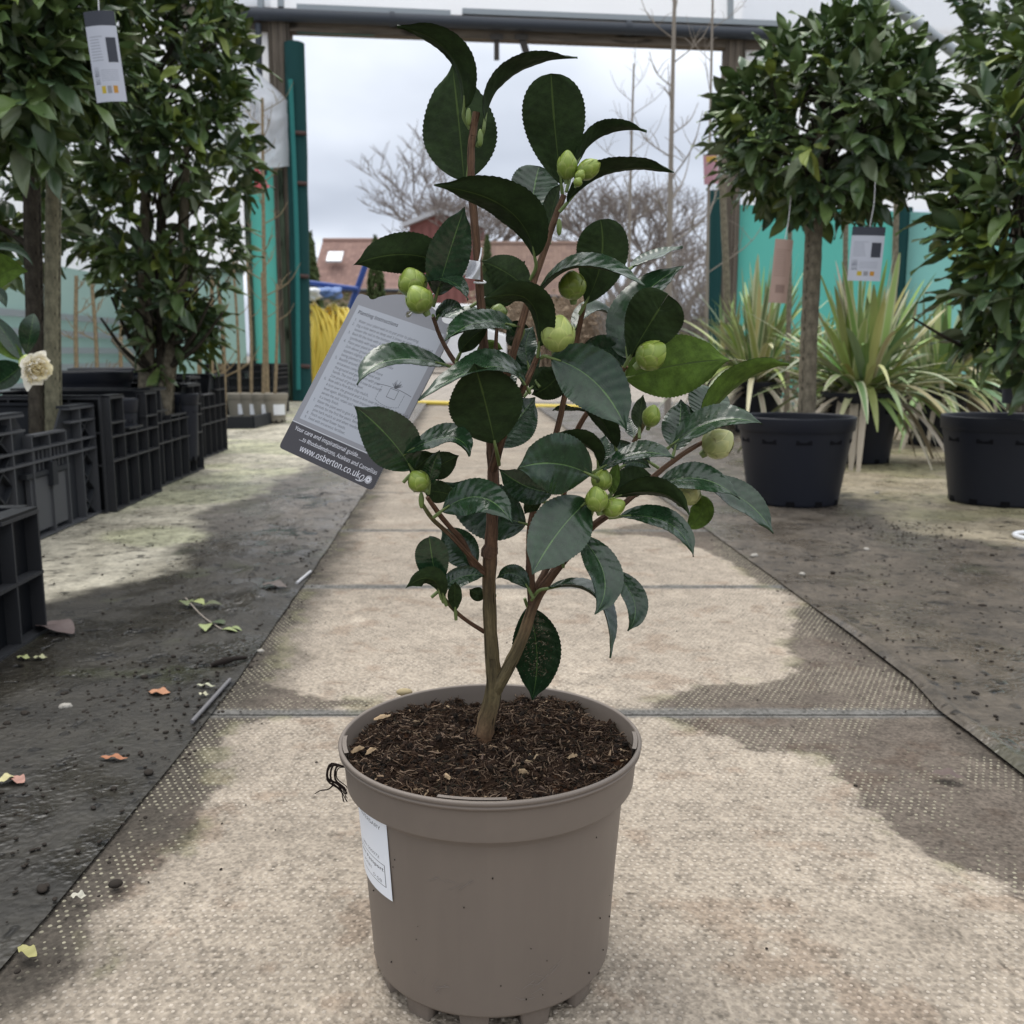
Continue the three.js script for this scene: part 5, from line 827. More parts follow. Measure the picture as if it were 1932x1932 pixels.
// ================= HANGING LABELS =================
const labelArt = canvasTex(300, 620, (c, w, h) => { c.fillStyle = '#b9bdc8'; c.fillRect(0, 0, w, h); c.fillStyle = '#30343f'; c.fillRect(0, 0, w, 100); c.fillRect(w * 0.62, 180, w * 0.3, 170); c.fillStyle = '#9498a4'; for (let k = 0; k < 9; k++) c.fillRect(26, 170 + k * 20, 130 - (k * 37) % 40, 7); for (let k = 0; k < 6; k++) c.fillRect(w * 0.3, 400 + k * 14, 170, 4); c.fillStyle = '#555a66'; for (let k = 0; k < 11; k++) c.fillRect(24, 380 + k * 11, 50, 2 + (k * 7) % 6); for (const [i, q] of ['#b8a126', '#8b8b8e', '#b98428'].entries()) { c.fillStyle = q; c.fillRect(78 + i * 58, 510, 42, 52); } });
function hangLabel(label, p, w, h, rot, tilt, art, bowed = 0.008, cord = 0.12, taper = 0) {
  const t = thing('plant_label', label, 'plant label', p); t.rotation.set(0.05, rot, tilt);
  mesh('card', grid(6, 12, (a, b) => [(a - 0.5) * w * (taper ? lerp(1, taper, 1 - b) : 1), -b * h, bowed * Math.sin(a * 3.1) , a, 1 - b]), new THREE.MeshStandardMaterial({ map: art, roughness: 0.5, side: THREE.DoubleSide }), t);
  mesh('cord', tube([V3(0, -0.008, 0.001), V3(0.006, cord * 0.5, 0), V3(0.002, cord, 0.004)], 0.0012, { seg: 8, rad: 5 }), M.white, t);
}
hangLabel('white printed label hanging in the bushy bay at top left', at(186, 22, 2.0), 0.058, 0.165, 0.1, 0.07, labelArt);
hangLabel('white printed label hanging under the round bay crown, right', at(1640, 428, 2.75), 0.088, 0.145, -0.15, -0.03, labelArt);
hangLabel('faded pink-brown paper label hanging left of the round bay trunk', at(1480, 452, 2.85), 0.056, 0.178, 0.2, -0.06, canvasTex(120, 380, (c, w, h) => { c.fillStyle = '#a98f82'; c.fillRect(0, 0, w, h); c.fillStyle = '#8a7267'; for (let k = 0; k < 12; k++) c.fillRect(14, 60 + k * 14, 90 - (k * 29) % 30, 4); c.fillRect(30, 270, 60, 50); }));
hangLabel('red triangular label on the bare sapling left of the doorway', at(482, 312, 7.0), 0.12, 0.16, 0.6, 0.25, canvasTex(64, 64, (c) => { c.fillStyle = '#c25a60'; c.fillRect(0, 0, 64, 64); c.fillStyle = '#e39a9a'; c.fillRect(8, 26, 30, 8); }), 0.03, 0.06, 0.1);

// ================= STRAP-LEAVED PLANTS ON THE RIGHT =================
const strapCols = [[0.27, 0.34, 0.10], [0.18, 0.25, 0.09], [0.23, 0.29, 0.15], [0.40, 0.43, 0.22], [0.13, 0.19, 0.075]];
function strap(p0, dir, L, w, droop, tint, stripe) {
  const side = V3(-dir.z, 0, dir.x).normalize(), N = 14;
  return grid(4, N, (a, b) => { const t = b, v = a * 2 - 1, k = p0.clone().addScaledVector(dir, L * t).add(V3(0, -droop * L * t * t * 1.1, 0)), hw = w / 2 * Math.pow(Math.sin(Math.PI * clamp(0.1 + t * 0.9, 0, 0.995)), 0.55); return [k.x + side.x * v * hw, k.y + Math.abs(v) * hw * 0.35, k.z + side.z * v * hw]; }, (x, z, a) => { const e = Math.abs(a * 2 - 1) > 0.7; return e && stripe ? [0.66, 0.64, 0.45] : tint; });
}
M.strap = new THREE.MeshStandardMaterial({ color: 0xffffff, vertexColors: true, roughness: 0.5, side: THREE.DoubleSide });
function clump(label, p, n, L, spread, opt = {}) {
  const t = thing('strap_plant', label, 'strap-leaved plant', V3(p.x, p.y, p.z), 'striped strap-leaved plants by the netting');
  for (let i = 0; i < n; i++) {
    const a = rnd() * 6.283, e = rr(0.08, spread), dir = V3(Math.sin(e) * Math.cos(a), Math.cos(e), Math.sin(e) * Math.sin(a)), l = L * rr(0.6, 1.1), dead = opt.dead && rnd() < 0.16, tint = dead ? [0.34, 0.29, 0.22] : strapCols[Math.floor(rnd() * 5)].map((c) => c * rr(0.8, 1.25));
    const d2 = dead ? V3(dir.x * 1.5, 0.35, dir.z * 1.5).normalize() : dir;
    mesh('leaf', strap(V3(rr(-0.05, 0.05), 0, rr(-0.05, 0.05)), d2, l * (dead ? 0.8 : 1), rr(0.02, 0.042), dead ? 1.1 : rr(0.15, 0.8) * Math.sin(e) * 1.25, tint, rnd() < 0.38), M.strap, t);
  }
}
const gp = (x, y) => { const p = onGround(x, y); return p; };
const spots = [['striped strap-leaved plant nearest the doorway, left of the bay trunk', 1425, 815, 220, 0.80, 1.1, 0.15, 0.30], ['broad striped strap-leaved plant behind the round bay pot, right of its trunk', 1618, 872, 230, 0.66, 1.25, 0.16, 0.30], ['strap-leaved plant between the two black pots on the right', 1760, 840, 170, 0.6, 1.25, 0.15, 0.28], ['small strap-leaved plant half hidden behind the right edge shrub', 1860, 830, 120, 0.55, 1.2, 0.15, 0.28], ['strap-leaved plant left of the round bay pot, near the pale trunk', 1365, 800, 130, 0.6, 1.1, 0.14, 0.28], ['strap-leaved plant between the bay trunk and the far netting', 1690, 800, 150, 0.62, 1.2, 0.15, 0.28], ['strap-leaved plant at the back against the teal netting', 1545, 792, 150, 0.66, 1.1, 0.15, 0.28]];
for (const [label, x, y, n, L, spread, R, H] of spots) { const p = gp(x, y); p.y = 0.001; nurseryPot('black pot of the ' + label.replace(/^(broad|small) /, ''), p, R, R * 0.78, H, M.potBlack); clump(label, V3(p.x, H - 0.03, p.z), n, L, spread, { dead: true }); }

// ================= BARE SAPLINGS AND CANES =================
function sapling(label, pts, r0, r1, nb, lenB, up, opt = {}) {
  const b = pts[0], t = thing(opt.name ?? 'bare_sapling', label, opt.cat ?? 'sapling', down(b, 0.0), opt.group), o = t.position;
  mesh('stem', rel(tube(pts, [r0, lerp(r0, r1, 0.5), r1], { seg: 30, rad: 8, bump: 0.15 }), o), opt.mat ?? M.twig, t);
  const cv = new THREE.CatmullRomCurve3(pts);
  for (let i = 0; i < nb; i++) { const k = lerp(opt.from ?? 0.4, 0.98, (i + 0.5) / nb), p = cv.getPoint(k), a = i * 2.4 + rr(-0.4, 0.4), l = lenB * rr(0.5, 1.1) * (1.15 - k * 0.5), d = V3(Math.cos(a), 0, Math.sin(a) * 0.6), q = p.clone().addScaledVector(d, l * 0.55).add(V3(0, l * up * 0.45, 0)), e = p.clone().addScaledVector(d, l * 0.8).add(V3(0, l * up, 0)), rb = lerp(r0, r1, k) * 0.36;
    mesh('branch', rel(tube([p, q, e], [rb, rb * 0.7, rb * 0.35], { seg: 8, rad: 5 }), o), opt.mat ?? M.twig, t); if (opt.fine) for (let j = 0; j < 3; j++) { const s = p.clone().lerp(q, rr(0.4, 1)), f = s.clone().add(V3(rr(-0.5, 0.5) * l * 0.6, rr(0.2, 0.6) * l * 0.6, rr(-0.3, 0.3) * l)); mesh('twig', rel(tube([s, s.clone().lerp(f, 0.5).add(V3(0, 0.02, 0)), f], [rb * 0.5, rb * 0.4, rb * 0.25], { seg: 5, rad: 4 }), o), opt.mat ?? M.twig, t); } }
  return t;
}
const gz = (x, Z) => at(x, 700, Z).setY(0.0);
sapling('thin bare sapling with a red label, left of the doorway', [gz(502, 7.0), at(498, 480, 7.0), at(495, 185, 7.0)], 0.018, 0.010, 14, 0.42, 0.7, { mat: M.cane, from: 0.35, fine: true });
sapling('bare sapling in front of the distant trees, left of three beside the doorway', [gz(1186, 8.2), at(1188, 400, 8.2), at(1196, 120, 8.2)], 0.018, 0.007, 12, 0.6, 0.8, { fine: true, from: 0.45 });
sapling('tallest bare sapling with the thick pale stem in the doorway, middle of three', [gz(1262, 7.4), at(1264, 400, 7.4), at(1274, -60, 7.4)], 0.027, 0.012, 12, 0.62, 0.85, { fine: true, from: 0.4 });
sapling('slender bare sapling with a pink label, right of three beside the doorway', [gz(1334, 6.2), at(1336, 420, 6.2), at(1346, -60, 6.2)], 0.013, 0.006, 10, 0.5, 0.9, { fine: true, from: 0.35 });
hangLabel('faded pink label on the slender sapling left of the round bay', at(1340, 292, 6.1), 0.11, 0.17, 0.5, 0.1, canvasTex(48, 64, (c) => { c.fillStyle = '#b98a96'; c.fillRect(0, 0, 48, 64); c.fillStyle = '#c9a24a'; c.fillRect(6, 4, 34, 12); }), 0.03, 0.05);
for (const [x, x1, y1, Z, r, label] of [[1382, 1362, 330, 6.0, 0.024, 'pale split trunk before the teal door netting, left of the round bay'], [1592, 1596, 380, 5.6, 0.018, 'pale cane trunk behind the round bay tree, left of the white label'], [1680, 1692, 360, 5.6, 0.02, 'pale cane trunk behind the round bay tree, right of the white label'], [1488, 1490, 420, 5.4, 0.016, 'pale stake below the pink-brown paper label']])
  sapling(label, [gz(x, Z), at((x + x1) / 2, 560, Z), at(x1, y1, Z)], r, r * 0.8, 0, 0, 0, { mat: M.trunkGrey });
// small pots with canes in the tray
{
  const tray = thing('plant_tray', 'low grey tray of small cane pots beyond the left crates', 'tray', V3(-1.86, 0.001, -6.35)); mesh('tray_wall', box(0.5, 0.075, 0.02, 0, 0.04, 0.35), M.crateGrey, tray); mesh('tray_wall', box(0.02, 0.075, 0.7, 0.25, 0.0395, 0), M.crateGrey, tray); mesh('tray_wall', box(0.02, 0.075, 0.7, -0.25, 0.0395, 0), M.crateGrey, tray); mesh('tray_base', box(0.48, 0.008, 0.68, 0, 0.005, 0), M.crateGrey, tray);
  const beige = std([0.26, 0.235, 0.19], 0.7);
  const names = ['first', 'second', 'third', 'fourth'];
  for (let i = 0; i < 4; i++) {
    const x = 452 + i * 22, p = at(x, 770, 6.65 - i * 0.16).setY(0.012); p.z = -(6.65 - i * 0.16) + 0.1; p.z -= i * 0.14; p.x = at(x, 740, -p.z).x;
    const t = nurseryPot(`small beige pot with white sticker, ${names[i]} from the left in the grey tray`, p, 0.085, 0.065, 0.19, beige, 'small beige pots in the grey tray');
    mesh('sticker', grid(8, 2, (a, b) => { const g = lerp(0.1, 1.1, a), r = 0.083; return [Math.sin(g) * r, lerp(0.05, 0.12, b), Math.cos(g) * r]; }), M.white, t);
    sapling(`bare cane stem in the ${names[i]} small beige pot from the left`, [V3(p.x, 0.15, p.z), at(x - 4 + i * 3, 620, -p.z), at(x - 14 + i * 6, 470 + i * 22, -p.z)], 0.012, 0.008, 3, 0.2, 0.8, { mat: M.cane, name: 'bare_cane', cat: 'cane', from: 0.5 });
  }
  for (let i = 0; i < 6; i++) { const x = [140, 178, 225, 372, 396, 418][i], Z = [5.6, 5.9, 6.0, 5.2, 5.4, 5.5][i]; sapling(['leftmost tan cane behind the pale bay trunk', 'tan cane left of the bushy bay stems', 'leaning tan cane beside the bushy bay stems', 'tan cane just right of the bushy bay stems', 'tan cane between bushy bay and small pots', 'tan cane beside the farthest crate'][i], [gz(x, Z), at(x + 3, 640, Z), at(x + [4, -6, 12, -4, 4, -8][i], 520, Z)], 0.014, 0.011, 4, 0.28, 0.6, { mat: M.cane, name: 'bare_cane', cat: 'cane', from: 0.2, fine: true }); }
}
// empty black pots seen over the crates
for (const [x, y, Z, R, H, label] of [[222, 694, 4.3, 0.2, 0.33, 'wide black pot tilted behind the bay shrub stems'], [148, 700, 3.7, 0.19, 0.3, 'black pot rim left of the bay shrub stems'], [345, 742, 3.72, 0.055, 0.26, 'small black pot rim inside the perforated crate'], [214, 752, 3.05, 0.07, 0.265, 'small black pot rim inside the tall cut-out crate']]) { const p = at(x, y, Z); nurseryPot(label, V3(p.x, Math.max(0.012, p.y - H), p.z), R, R * 0.8, H, M.potBlack); }

// ================= CREAM CAMELLIA AT THE LEFT EDGE =================
{
  const Z = 1.75, f = at(62, 692, Z), t = thing('cream_camellia', 'cream double camellia flower with leaves poking in at the left edge', 'camellia', f);
  const petM = new THREE.MeshPhysicalMaterial({ color: lin(0.92, 0.84, 0.58), roughness: 1, transmission: 0.45, thickness: 0, side: THREE.DoubleSide }), petW = new THREE.MeshPhysicalMaterial({ color: lin(0.93, 0.89, 0.78), roughness: 1, transmission: 0.45, thickness: 0, side: THREE.DoubleSide });
  const dirF = V3(0.72, -0.22, 0.55).normalize(), qf = new THREE.Quaternion().setFromUnitVectors(Y, dirF);
  for (let i = 0; i < 34; i++) { const ring = i < 9 ? 0 : i < 19 ? 1 : i < 28 ? 2 : 3, a = i * 2.4, tiltA = [1.25, 0.85, 0.5, 0.2][ring], l = [0.034, 0.030, 0.024, 0.017][ring] * rr(0.85, 1.1), w = l * rr(0.8, 1.05);
    const g = grid(8, 8, (u, v) => { const x = (u - 0.5) * w * Math.pow(Math.sin(Math.PI * clamp(0.08 + v * 0.8, 0, 1)), 0.6), ruff = 0.0022 * Math.sin(u * 11 + i) * v, z = v * l; return [x, -Math.abs(u - 0.5) * 0.008 + 0.35 * z * z / l + ruff, z]; });
    g.rotateX(-(Math.PI / 2 - tiltA)).rotateY(a); g.applyQuaternion(qf); mesh('petal', g, ring > 1 ? petM : rnd() < 0.5 ? petM : petW, t); }
  for (const [dx, dy, dz, ln] of [[-0.2, -1, 0.2, 0.045], [0.75, 0.75, 0.2, 0.04]]) { const g = grid(6, 8, (u, v) => [(u - 0.5) * 0.024 * Math.sin(Math.PI * clamp(0.1 + v * 0.85, 0, 1)), 0.004 * Math.sin(v * 3), v * ln]); g.applyQuaternion(new THREE.Quaternion().setFromUnitVectors(V3(0, 0, 1), V3(dx, dy, dz).normalize())); mesh('petal', g, petW, t); }
  mesh('bud_cup', new THREE.SphereGeometry(0.016, 16, 10).translate(-0.012, 0.006, -0.008), M.budYoung, t);
  mesh('stem', rel(tube([at(52, 690, Z - 0.0), at(30, 672, Z + 0.01), at(-40, 655, Z + 0.02)], [0.003, 0.0035, 0.004], { seg: 10, rad: 7 }), f), M.petiole, t);
  const lf = (b, m, e, w, mat, up) => { const A = at(...b), C = at(...m), E = at(...e); const side = E.clone().sub(A).cross(EYE.clone().sub(A)).normalize(); const g = grid(6, 14, (u, v) => { const p = bez(A, C, E, v), hw = w / 2 * Math.pow(Math.sin(Math.PI * Math.pow(clamp(v, 0.01, 0.99), 0.86)), 0.8), s = u * 2 - 1; return [p.x + side.x * s * hw, p.y + side.y * s * hw + up * Math.abs(s) * hw * 0.3, p.z + side.z * s * hw + Math.abs(s) * hw * 0.25]; }); const uv = g.attributes.uv; for (let i = 0; i < uv.count; i++) uv.setX(i, (mat.o ? 0.506 : 0.006) + 0.488 * uv.getX(i)); mesh('leaf', rel(g, f), mat.m, t); };
  const up = { m: M.leaf.clone(), o: 0 }, lit = { m: M.leafLit.clone(), o: 1 }; up.m.side = lit.m.side = THREE.DoubleSide;
  lf([-30, 560, Z], [10, 490, Z], [52, 512, Z], 0.052, lit, 1); lf([50, 668, Z], [60, 620, Z - 0.02], [64, 592, Z], 0.034, up, 1); lf([40, 678, Z], [20, 640, Z], [-20, 590, Z], 0.03, up, 1);
  lf([46, 680, Z], [10, 660, Z], [-30, 625, Z], 0.03, lit, 1); lf([40, 690, Z], [10, 720, Z], [-30, 735, Z], 0.05, up, 1); lf([-20, 545, Z], [10, 555, Z], [12, 580, Z], 0.02, up, 1);
  lf([-30, 470, Z - 0.1], [40, 455, Z - 0.1], [62, 500, Z - 0.1], 0.014, up, 1);
}
// ================= BEYOND THE DOORWAY =================
function lumpy(r, s) { const g = new THREE.IcosahedronGeometry(r, 4), p = g.attributes.position; for (let i = 0; i < p.count; i++) { const k = 0.5 + 0.9 * fbm(p.getX(i) / r * 1.6 + s * 3, p.getY(i) / r * 1.6 + p.getZ(i) / r * 1.3 + s, 261, 3); p.setXYZ(i, p.getX(i) * k * 1.3, p.getY(i) * k * 0.6, p.getZ(i) * k); } g.computeVertexNormals(); return g; }
{ // hose reel and its blue frame
  const p = onGround(612, 752); p.z = -10.4; p.x = at(596, 700, 10.4).x; const t = thing('hose_reel', 'big coil of yellow hose hanging just outside the doorway', 'hose', V3(p.x, 0, p.z)), o = t.position;
  const c = at(600, 660, 10.4);
  for (let k = 0; k < 46; k++) { const x = rr(-0.16, 0.34), R = rr(0.32, 0.45) * (1 - 0.55 * Math.max(0, x) * Math.max(0, x)), s = rr(0.95, 1.05), pts = []; for (let j = 0; j < 12; j++) { const a = j / 12 * 6.283; pts.push(V3(c.x + x + 0.05 * Math.cos(a * 2 + k) + 0.16 * Math.cos(a), c.y + Math.sin(a) * R * (Math.sin(a) < 0 ? 1.45 : 1.22) * s - 0.06, c.z + Math.cos(a) * 0.3)); } mesh('coil', rel(tube(pts, 0.0165, { seg: 40, rad: 6, closed: true }), o), M.hose, t); }
  const f = thing('reel_frame', 'blue tubular trolley frame standing over the yellow hose', 'trolley', V3(p.x, 0, p.z - 0.1)), q = f.position, z = 10.5;
  mesh('cross_bar', rel(rod(at(540, 528, z), at(676, 546, z), 0.03, 10), q), M.blue, f); mesh('leg', rel(rod(at(694, 488, z), at(640, 640, z + 0.1), 0.032, 10), q), M.blue, f); mesh('leg', rel(rod(at(640, 640, z + 0.1), at(628, 738, z + 0.1), 0.032, 10), q), M.blue, f); mesh('foot_bar', rel(rod(at(560, 742, z), at(650, 742, z), 0.03, 8), q), M.blue, f);
  const s = thing('drinks_bag', 'blue and white bag lying on the yellow hose coil', 'bag', at(618, 553, 10.35)); mesh('sack', lumpy(0.12, 1), std([0.12, 0.2, 0.42], 0.6), s); mesh('wrapper', lumpy(0.11, 5).translate(-0.16, -0.02, 0.05), M.white, s);
}
{ const a = onGround(795, 764, 0.01); const m = mesh('ground_hose', tube([onGround(720, 758, 0.0), onGround(795, 761, 0.0), onGround(900, 764, 0.0), onGround(1010, 768, 0.0), onGround(1130, 770, 0.0)].map((p) => p.setY(0.006)), 0.022, { seg: 30, rad: 8 }), M.hose); tag(m, 'yellow hose lying across the threshold of the doorway', 'hose'); }
function house(name, label, x0, x1, yR, yE, Z, wallMat, roofMat, rows, opt = {}) {
  const r0 = at(x0, yR, Z + 2.5), r1 = at(x1, yR, Z + 2.5), e0 = at(x0 - 8, yE, Z), e1 = at(x1 + 8, yE, Z), t = thing(name, label, 'house', V3((e0.x + e1.x) / 2, 0, -Z)), o = t.position;
  const slope = V3(0, r0.y - e0.y, r0.z - e0.z), roof = new THREE.Group(); roof.name = 'roof'; t.add(roof);
  const cols = opt.cols ?? 12, n = V3(0, 2.5, slope.y).normalize();
  mesh('roof_deck', rel(vgrad(e0, e1, r1.clone().setX(e1.x), r0.clone().setX(e0.x), 1, 1), o).translate(0, -0.02, -0.02), roofMat[0], roof);
  const tile = new THREE.BoxGeometry((e1.x - e0.x) / cols * 0.97, 0.05, slope.length() / rows * 1.08); const ang = Math.atan2(slope.y, 2.5);
  for (let i = 0; i < rows; i++) for (let j = 0; j < cols; j++) { if (opt.hole && opt.hole(i, j)) continue; const m = mesh('roof_tile', tile, roofMat[Math.floor(rnd() * roofMat.length)], roof); const k = (i + 0.5) / rows; m.position.set(lerp(e0.x, e1.x, (j + 0.5) / cols) - o.x, lerp(e0.y, r0.y, k) + 0.03, lerp(e0.z, r0.z, k) - o.z); m.rotation.x = ang - 0.02; }
  mesh('ridge', rel(rod(r0.clone().setX(e0.x), r1.clone().setX(e1.x), 0.12, 8), o), roofMat[0], roof);
  mesh('wall', box(e1.x - e0.x - 0.5, e0.y, 0.3, 0, e0.y / 2, -0.35), wallMat, t); mesh('gutter', rel(rod(e0, e1, 0.06, 6), o), M.pipe, t);
  for (let k = 0; k < (opt.win ?? 3); k++) { const x = lerp(e0.x, e1.x, (k + 0.6) / ((opt.win ?? 3) + 0.2)) - o.x; const w = mesh('window', box(1.1, 1.1, 0.08, x, e0.y * 0.55, -0.18), M.white, t); mesh('pane', box(0.94, 0.94, 0.04, x, e0.y * 0.55, -0.13), std([0.05, 0.06, 0.07], 0.15), w); }
  return { t, o };
}
const redTiles = [std([0.225, 0.142, 0.12], 0.9), std([0.25, 0.16, 0.135], 0.9), std([0.205, 0.13, 0.112], 0.9)];
const brownTiles = [std([0.185, 0.125, 0.10], 0.9), std([0.205, 0.14, 0.112], 0.9), std([0.17, 0.115, 0.095], 0.9)];
{ const h = house('tiled_house', 'low house with red-brown tiled roof and skylight beyond the yellow hose', 592, 772, 456, 548, 31, std([0.30, 0.24, 0.17], 0.9), redTiles, 16, { cols: 22, win: 2 });
  const k = at(632, 492, 32); mesh('skylight', box(0.5, 0.06, 0.6).rotateX(0.62).translate(k.x - h.o.x, k.y - h.o.y + 0.12, k.z - h.o.z), std([0.45, 0.48, 0.52], 0.25), h.t); }
house('tiled_house', 'long house with brown tiled roof behind the middle of the camellia', 905, 1120, 462, 560, 30, std([0.185, 0.145, 0.105], 0.9), brownTiles, 16, { cols: 26, win: 0 });
{ // red gabled barn
  const Z = 40, a = at(830, 402, Z), l = at(772, 424, Z), r = at(912, 428, Z), t = thing('red_barn', 'red gabled building with pale verge above the tiled roofs', 'building', V3(a.x, 0, -Z)), o = t.position;
  const s = new THREE.Shape(); s.moveTo(l.x - o.x, 0); s.lineTo(r.x - o.x, 0); s.lineTo(r.x - o.x, r.y); s.lineTo(a.x - o.x, a.y); s.lineTo(l.x - o.x, l.y); s.closePath();
  mesh('wall', new THREE.ExtrudeGeometry(s, { depth: 4, bevelEnabled: false }).translate(0, 0, -4), std([0.27, 0.12, 0.108], 0.85), t);
  for (let k = 0; k < 9; k++) mesh('board_batten', box(0.05, l.y - 0.2, 0.04, lerp(l.x, r.x, (k + 0.5) / 9) - o.x, l.y / 2, 0.03), std([0.22, 0.10, 0.088], 0.85), t);
  mesh('verge', rel(beamBetween(V3(l.x - 0.25, l.y - 0.05, -Z + 0.1), V3(a.x, a.y + 0.06, -Z + 0.1), 0.5, 0.16), o), std([0.5, 0.5, 0.52], 0.8), t); mesh('verge', rel(beamBetween(V3(r.x + 0.25, r.y - 0.05, -Z + 0.1), V3(a.x, a.y + 0.06, -Z + 0.1), 0.5, 0.16), o), std([0.5, 0.5, 0.52], 0.8), t);
}
function conifer(label, x, yTop, yBase, Z, w) {
  const top = at(x, yTop, Z), t = thing('conifer', label, 'conifer', V3(top.x, 0, -Z)), H = top.y; mesh('trunk', rod(V3(0, 0, 0), V3(0, H * 0.4, 0), 0.06), M.trunkDark, t);
  const gs = []; for (let i = 0; i < 900; i++) { const k = Math.pow(rnd(), 0.8), a = rnd() * 6.283, r = w * (1 - Math.pow(k, 2.2)) * rr(0.55, 1.05) + 0.02; gs.push(new THREE.ConeGeometry(0.035, 0.22, 3).rotateZ(rr(-0.5, 0.5)).rotateX(rr(-0.4, 0.4)).translate(Math.cos(a) * r, 0.15 + k * (H - 0.25), Math.sin(a) * r)); }
  stuff(mesh('crown', mergeGeometries(gs), std([0.05, 0.07, 0.025], 0.9), t));
}
conifer('slim dark conifer beside the green netting, left of the tiled roof', 582, 432, 560, 17, 0.22); conifer('slim conifer before the tiled roof, left of the care card top', 707, 440, 600, 24, 0.28); conifer('slim conifer right of the red gabled building', 919, 440, 600, 26, 0.26);
// bare trees: trunk, limbs, and fine twigs
function bareTree(label, x, Z, H, spread, levels = 5, lean = 0) {
  seed = 777 + Math.round(x) * 13; const b = at(x, 640, Z).setY(-0.03), t = thing('bare_tree', label, 'tree', b), trunks = [], limbs = [], fine = [];
  const grow = (p, d, l, r, lev) => {
    const q = p.clone().addScaledVector(d, l * 0.5).add(V3(rr(-0.06, 0.06) * l, 0, rr(-0.06, 0.06) * l)), e = p.clone().addScaledVector(d, l); (lev === 0 ? trunks : lev < 3 ? limbs : fine).push(tube([p, q, e], [r, r * 0.86, r * 0.72], { seg: lev < 3 ? 6 : 3, rad: lev < 3 ? 7 : 3, cap: false }));
    if (lev >= levels) return; const n = lev === 0 ? 5 : lev < 3 ? 4 : 3;
    for (let i = 0; i < n; i++) { const s = p.clone().lerp(e, lev === 0 ? rr(0.55, 1) : rr(0.45, 1)), a = i / n * 6.283 + rr(-0.5, 0.5), k = rr(0.45, 0.95) * spread, nd = d.clone().multiplyScalar(Math.cos(k)).add(V3(Math.cos(a) * Math.sin(k), rr(-0.05, 0.3), Math.sin(a) * Math.sin(k) * 0.7)).normalize(); grow(s, nd, l * rr(0.58, 0.82), Math.max(r * rr(0.5, 0.64), 0.013), lev + 1); }
  };
  grow(V3(0, 0, 0), V3(lean, 1, 0).normalize(), H * 0.34, H * 0.022, 0);
  mesh('trunk', mergeGeometries(trunks), M.twigHazy, t); stuff(mesh('limb', mergeGeometries(limbs), M.twigHazy, t)); stuff(mesh('twig', mergeGeometries(fine), M.twigHazy, t));
}
bareTree('wide bare tree rising behind the red gabled building', 870, 41, 9.4, 1.0, 6, 0.02); bareTree('bare tree spreading behind the brown tiled roof, right side', 1165, 38, 9.0, 1.05, 6, 0.05); bareTree('bare twiggy tree between the doorway saplings', 1290, 34, 5.6, 1.0, 5, 0); bareTree('low bare tree left of the red gabled building', 790, 44, 7.4, 1.05, 5, -0.2);
// hedge of bare twigs and low shrubs at the end of the yard
function scrub(label, x0, x1, Z, h, mat, n, leafy) { const a = at(x0, 640, Z), b = at(x1, 640, Z), t = thing('shrub', label, 'shrub', V3((a.x + b.x) / 2, -0.03, -Z)), gs = []; for (let i = 0; i < n; i++) { const x = rr(a.x, b.x) - t.position.x, z = rr(-0.6, 0.6), hh = h * rr(0.4, 1.1), p = V3(x, 0, z); gs.push(tube([p, V3(x + rr(-0.15, 0.15), hh * 0.5, z), V3(x + rr(-0.5, 0.5), hh, z + rr(-0.3, 0.3))], [0.02, 0.014, 0.006], { seg: 4, rad: 3, cap: false })); for (let k = 0; k < 4; k++) { const y = hh * rr(0.2, 0.95); const s0 = V3(x + rr(-0.1, 0.1), y, z), s1 = s0.clone().add(V3(rr(-0.4, 0.4), rr(0.1, 0.5), rr(-0.3, 0.3))); gs.push(tube([s0, s0.clone().lerp(s1, 0.5), s1], [0.01, 0.008, 0.004], { seg: 2, rad: 3, cap: false })); if (leafy) gs.push(new THREE.IcosahedronGeometry(rr(0.02, 0.06), 0).scale(1.3, 0.4, 1).rotateX(rr(0, 3)).translate(s1.x, s1.y, s1.z)); } } stuff(mesh('twig', mergeGeometries(gs.map((g) => g.index ? g.toNonIndexed() : g)), mat, t)); }
scrub('brownish leafy hedge under the tiled roof beyond the hose', 560, 800, 25, 1.7, std([0.15, 0.145, 0.08], 0.95), 420, true);
scrub('brown twiggy hedge in the middle of the yard end', 890, 1150, 27, 1.9, std([0.30, 0.23, 0.165], 0.95), 620, true);
scrub('grey twiggy shrubs right of the brown hedge', 1140, 1420, 22, 2.2, std([0.23, 0.205, 0.18], 0.95), 420);
{ const Z = 26, p = at(860, 628, Z).setY(-0.03), t = thing('white_van', 'white van parked far off behind the camellia stem', 'van', V3(p.x, -0.03, -Z)); const s = new THREE.Shape(); s.moveTo(-1.3, 0.3); s.lineTo(1.3, 0.3); s.lineTo(1.3, 0.95); s.lineTo(0.85, 1.1); s.lineTo(0.55, 1.7); s.lineTo(-1.3, 1.75); s.closePath(); mesh('body', new THREE.ExtrudeGeometry(s, { depth: 1.5, bevelEnabled: true, bevelSize: 0.05, bevelThickness: 0.05, bevelSegments: 2 }).translate(0, 0, -0.75), M.white, t); for (const x of [-0.8, 0.8]) mesh('wheel', new THREE.CylinderGeometry(0.3, 0.3, 0.2, 18).rotateX(Math.PI / 2).translate(x, 0.3, 0.78), M.pipe, t); mesh('side_window', box(0.5, 0.4, 0.04, 0.25, 1.38, 0.82), std([0.04, 0.05, 0.06], 0.1), t); }

